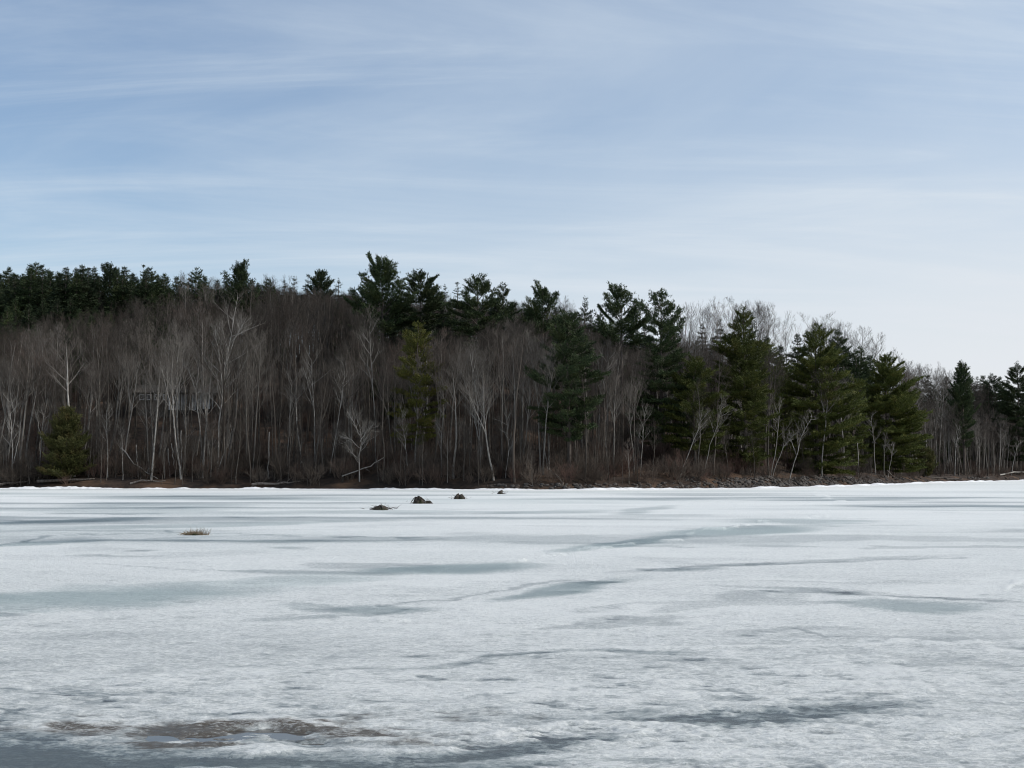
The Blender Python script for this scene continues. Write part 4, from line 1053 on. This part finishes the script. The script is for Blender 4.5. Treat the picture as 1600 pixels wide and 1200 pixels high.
# ------------------------------------------------------------------ stumps and tufts frozen into the ice
def ice_thing(name, px, py, label, cat, seed, wpx, hpx, style, group=None):
    global RNG
    RNG = np.random.default_rng(seed)
    x, y = on_ice(px, py); w_ = wpx / FPX * y; h_ = hpx / FPX * y
    t = thing(name, label, cat, (x, y, 0.01), 0, group)
    return t, w_, h_
def mound(w_, h_, seed, px_=0.0, lump=.25):
    n, k = 22, 8; V = [(px_, 0, h_)]
    for j in range(1, k + 1):
        rr_ = j / k
        for i in range(n):
            a = 2 * math.pi * i / n
            l = 1 + lump * float(pn(math.cos(a) * 1.5 + seed, math.sin(a) * 1.5, seed))
            zz = h_ * (1 - rr_ ** 1.8) * (1 + lump * 1.6 * float(pn(math.cos(a) * rr_ * 3 + seed, math.sin(a) * rr_ * 3, seed + 3)))
            V.append((px_ * (1 - rr_) + math.cos(a) * rr_ * w_ / 2 * l, math.sin(a) * rr_ * w_ / 2 * l, zz if j < k else -.06))
    F = [(0, 1 + i, 1 + (i + 1) % n) for i in range(n)]
    for j in range(k - 1):
        for i in range(n):
            a0 = 1 + j * n + i; a1 = 1 + j * n + (i + 1) % n
            F += [(a0, a0 + n, a1 + n), (a0, a1 + n, a1)]
    return V, F
def roots(mb, w_, h_, n, r_, arch=.6, x0=0.0):
    for i in range(n):
        a = RNG.uniform(0, 6.3); L = w_ * RNG.uniform(.28, .6); t_ = np.linspace(0, 1, 6)
        z = h_ * (.9 * (1 - t_) ** arch + .35 * np.sin(t_ * math.pi) * RNG.uniform(.2, 1)) - .05 * t_
        mb.tube(np.column_stack([x0 + math.cos(a) * L * t_, math.sin(a) * L * t_, z]) + RNG.normal(size=(6, 3)) * .02, np.linspace(r_, r_ * .3, 6), 5)

t, w_, h_ = ice_thing('stump', 597, 797, 'low flattened root mound frozen in the ice, nearest of the four stumps', 'stump', 1, 36, 7, 'm', 'stumps frozen in the ice')
mb = MB(); mb.add(*mound(w_ * .75, h_ * .7, 1)); obj('mound', mb.mesh('mound', M_STUMP), t)
mb = MB(); roots(mb, w_, h_, 16, .05); obj('root', mb.mesh('root', M_DRIFT, True), t)
t, w_, h_ = ice_thing('stump', 655, 787, 'dark round mossy stump with a low tail of roots on the ice', 'stump', 2, 24, 11, 'm', 'stumps frozen in the ice')
mb = MB(); mb.add(*mound(w_ * .85, h_ * .95, 2, 0, .35)); obj('mound', mb.mesh('mound', M_STUMP), t)
mb = MB(); roots(mb, w_, h_, 16, .06); obj('root', mb.mesh('root', M_STUMP, True), t)
mb = MB(); V_, F_ = mound(w_ * .6, h_ * .35, 5, 0, .5); V_ = np.array(V_) + np.array([w_ * .6, 0, 0]); mb.add(V_, F_); roots(mb, w_ * .8, h_ * .35, 8, .05, x0=w_ * .65); obj('root_tail', mb.mesh('root_tail', M_STUMP), t)
t, w_, h_ = ice_thing('stump', 718, 780, 'two pronged dark stump standing on the ice', 'stump', 3, 16, 9.5, 'm', 'stumps frozen in the ice')
mb = MB()
for sx, hh_ in ((-.18, 1.0), (.22, .8)):
    mb.tube(np.array([(sx * w_ * 1.4, 0, -.05), (sx * w_ * 1.1, .02, h_ * .35), (sx * w_ * .55, 0, h_ * .75), (sx * w_ * .45, 0, h_ * hh_)]), [.26, .2, .13, .03], 7)
obj('prong', mb.mesh('prong', M_STUMP, True), t)
mb = MB(); roots(mb, w_ * 1.2, h_ * .3, 9, .06); obj('root', mb.mesh('root', M_STUMP, True), t)
t, w_, h_ = ice_thing('stump', 782, 772, 'small pointed stump on the ice nearest the far shore', 'stump', 4, 9, 6.5, 'm', 'stumps frozen in the ice')
mb = MB(); mb.tube(np.array([(-.1, 0, -.05), (0, 0, h_ * .4), (.14, 0, h_ * .75), (.2, 0, h_)]), [.24, .2, .12, .02], 7)
obj('trunk_stub', mb.mesh('trunk_stub', M_STUMP, True), t)
mb = MB(); roots(mb, w_ * 1.5, h_ * .3, 8, .06); obj('root', mb.mesh('root', M_STUMP, True), t)

for sx in [o for o in S.objects if o.type == 'EMPTY' and o.name.startswith('stump')]:
    n = 26; RNG = np.random.default_rng(abs(int(sx.location.y * 10))); D = RNG.normal(size=(n, 3)) * np.array([1, .7, .5]); D[:, 2] = np.abs(D[:, 2]); D /= np.linalg.norm(D, axis=1)[:, None]
    mb = MB(); mb.blades(np.column_stack([RNG.normal(size=n) * .38, RNG.normal(size=n) * .25, RNG.uniform(.02, .22, n)]), D, RNG.uniform(.2, .55, n), np.full(n, .035))
    obj('twig', mb.mesh('twig', M_DRIFT), sx)
t, w_, h_ = ice_thing('reed_tuft', 306, 836, 'flattened brown tuft of dry reeds frozen in the ice on the left', 'reed tuft', 5, 46, 6, 'm')
mb = MB(); mb.add(*mound(w_ * .62, h_ * .55, 8, -.05, .6)); obj('mat', mb.mesh('mat', M_STUMP), t)
n = 420; P = np.column_stack([RNG.normal(size=n) * w_ * .17, RNG.normal(size=n) * w_ * .10, np.abs(RNG.normal(size=n)) * h_ * .30])
D = RNG.normal(size=(n, 3)) * np.array([1, .8, .35]); D[:, 2] = np.abs(D[:, 2]); D /= np.linalg.norm(D, axis=1)[:, None]
mb = MB(); mb.blades(P, D, RNG.uniform(.1, .3, n), np.full(n, .016)); obj('lying_reeds', mb.mesh('lying_reeds', M_REED), t)
mb = MB()
for i in range(26):
    x_ = RNG.uniform(.1, .62) * w_ * .8; Q = bent((x_, RNG.normal() * .1, -.02), (RNG.normal() * .25, RNG.normal() * .2, 1), RNG.uniform(.16, .36), 4, -.5 * RNG.random(), .15)
    mb.tube(Q, np.linspace(.006, .003, 5), 3)
obj('standing_reeds', mb.mesh('standing_reeds', M_REED), t)

# ------------------------------------------------------------------ house half hidden on the slope
m, nt, b = material('grey_boards'); M_BOARD = m
tcn = nt.nodes.new('ShaderNodeTexCoord'); oi = nt.nodes.new('ShaderNodeObjectInfo')
c = mix_n(nt, smooth_n(nt, noise_n(nt, tcn.outputs['Object'], 2.5, 5, .6), .3, .7), (.40, .395, .39), (.52, .515, .505))
c = mix_n(nt, math_n(nt, 'MULTIPLY', oi.outputs['Random'], .5), c, (.20, .195, .19))
nt.links.new(c, b.inputs['Base Color']); b.inputs['Roughness'].default_value = .8
M_SIDING = bark('brown_siding', (.06, .05, .042), (.11, .095, .08), scale=3, var=.1)
m, nt, b = material('roof_felt'); M_ROOF = m
tcn = nt.nodes.new('ShaderNodeTexCoord')
nt.links.new(mix_n(nt, noise_n(nt, tcn.outputs['Object'], 4, 4), (.05, .045, .038), (.10, .088, .075)), b.inputs['Base Color']); b.inputs['Roughness'].default_value = .9
m, nt, b = material('white_trim'); M_TRIM = m
tcn = nt.nodes.new('ShaderNodeTexCoord')
nt.links.new(mix_n(nt, noise_n(nt, tcn.outputs['Object'], 5, 3), (.72, .71, .69), (.80, .79, .77)), b.inputs['Base Color'])
m, nt, b = material('window_glass'); M_GLASS = m
b.inputs['Base Color'].default_value = (.02, .022, .025, 1); b.inputs['Roughness'].default_value = .08; b.inputs['Specular IOR Level'].default_value = .5
def box(x0, x1, y0, y1, z0, z1):
    V = [(x, y, z) for z in (z0, z1) for y in (y0, y1) for x in (x0, x1)]
    return V, [(0, 2, 3, 1), (4, 5, 7, 6), (0, 1, 5, 4), (2, 6, 7, 3), (0, 4, 6, 2), (1, 3, 7, 5)]
def boxm(name, mat, *b6):
    V = []; F = []
    for q in b6:
        v, f = box(*q); F += [tuple(i + len(V) for i in ff) for ff in f]; V += v
    return make_mesh(name, V, F, mat)
hx, hy = at(274, 30); hz = ht(641, hy)
t = thing('house', 'low grey boarded house half hidden among bare trunks on the left slope', 'house', (hx, hy, hz), R(14))
L0, L1, HT = -5.9, 5.7, 2.55
obj('wall', boxm('wall', M_SIDING, (L0, L1, 0, 6, 0, HT)), t)
obj('foundation', boxm('foundation', M_ROOF, (L0 + .1, L1 - .1, .1, 5.9, -4, 0)), t)
V = [(L0 - .4, -.6, HT), (L1 + .4, -.6, HT), (L1 + .4, 3, HT + 1.3), (L0 - .4, 3, HT + 1.3), (L0 - .4, 6.6, HT), (L1 + .4, 6.6, HT)]
V = V + [(a, b_, c_ + .16) for a, b_, c_ in V]
F = [(0, 3, 2, 1), (3, 4, 5, 2), (6, 7, 8, 9), (9, 8, 11, 10), (0, 1, 7, 6), (5, 4, 10, 11), (1, 2, 8, 7), (2, 5, 11, 8), (3, 0, 6, 9), (4, 3, 9, 10)]
obj('roof', make_mesh('roof', V, F, M_ROOF), t)
pm = boxm('plank', M_BOARD, (0, .27, -.06, -.003, 0, HT - .05))
for i in range(14):
    xx = -.1 + i * .41
    obj('plank', pm, t, (xx, 0, 0.02 * (i % 3)))
for xx in (-5.4, -4.3, -3.2, -1.9):
    f = obj('window', boxm('window', M_TRIM, (0, .75, -.09, -.003, 1.5, 1.6), (0, .75, -.09, -.003, 2.25, 2.4), (0, .09, -.09, -.003, 1.6, 2.25), (.66, .75, -.09, -.003, 1.6, 2.25)), t, (xx, 0, 0))
    obj('pane', boxm('pane', M_GLASS, (.09, .66, -.03, -.003, 1.6, 2.25)), f)
dm_ = boxm('door', M_TRIM, (0, .85, -.05, -.003, .05, 2.1)); obj('door', dm_, t, (-1.05, 0, 0))
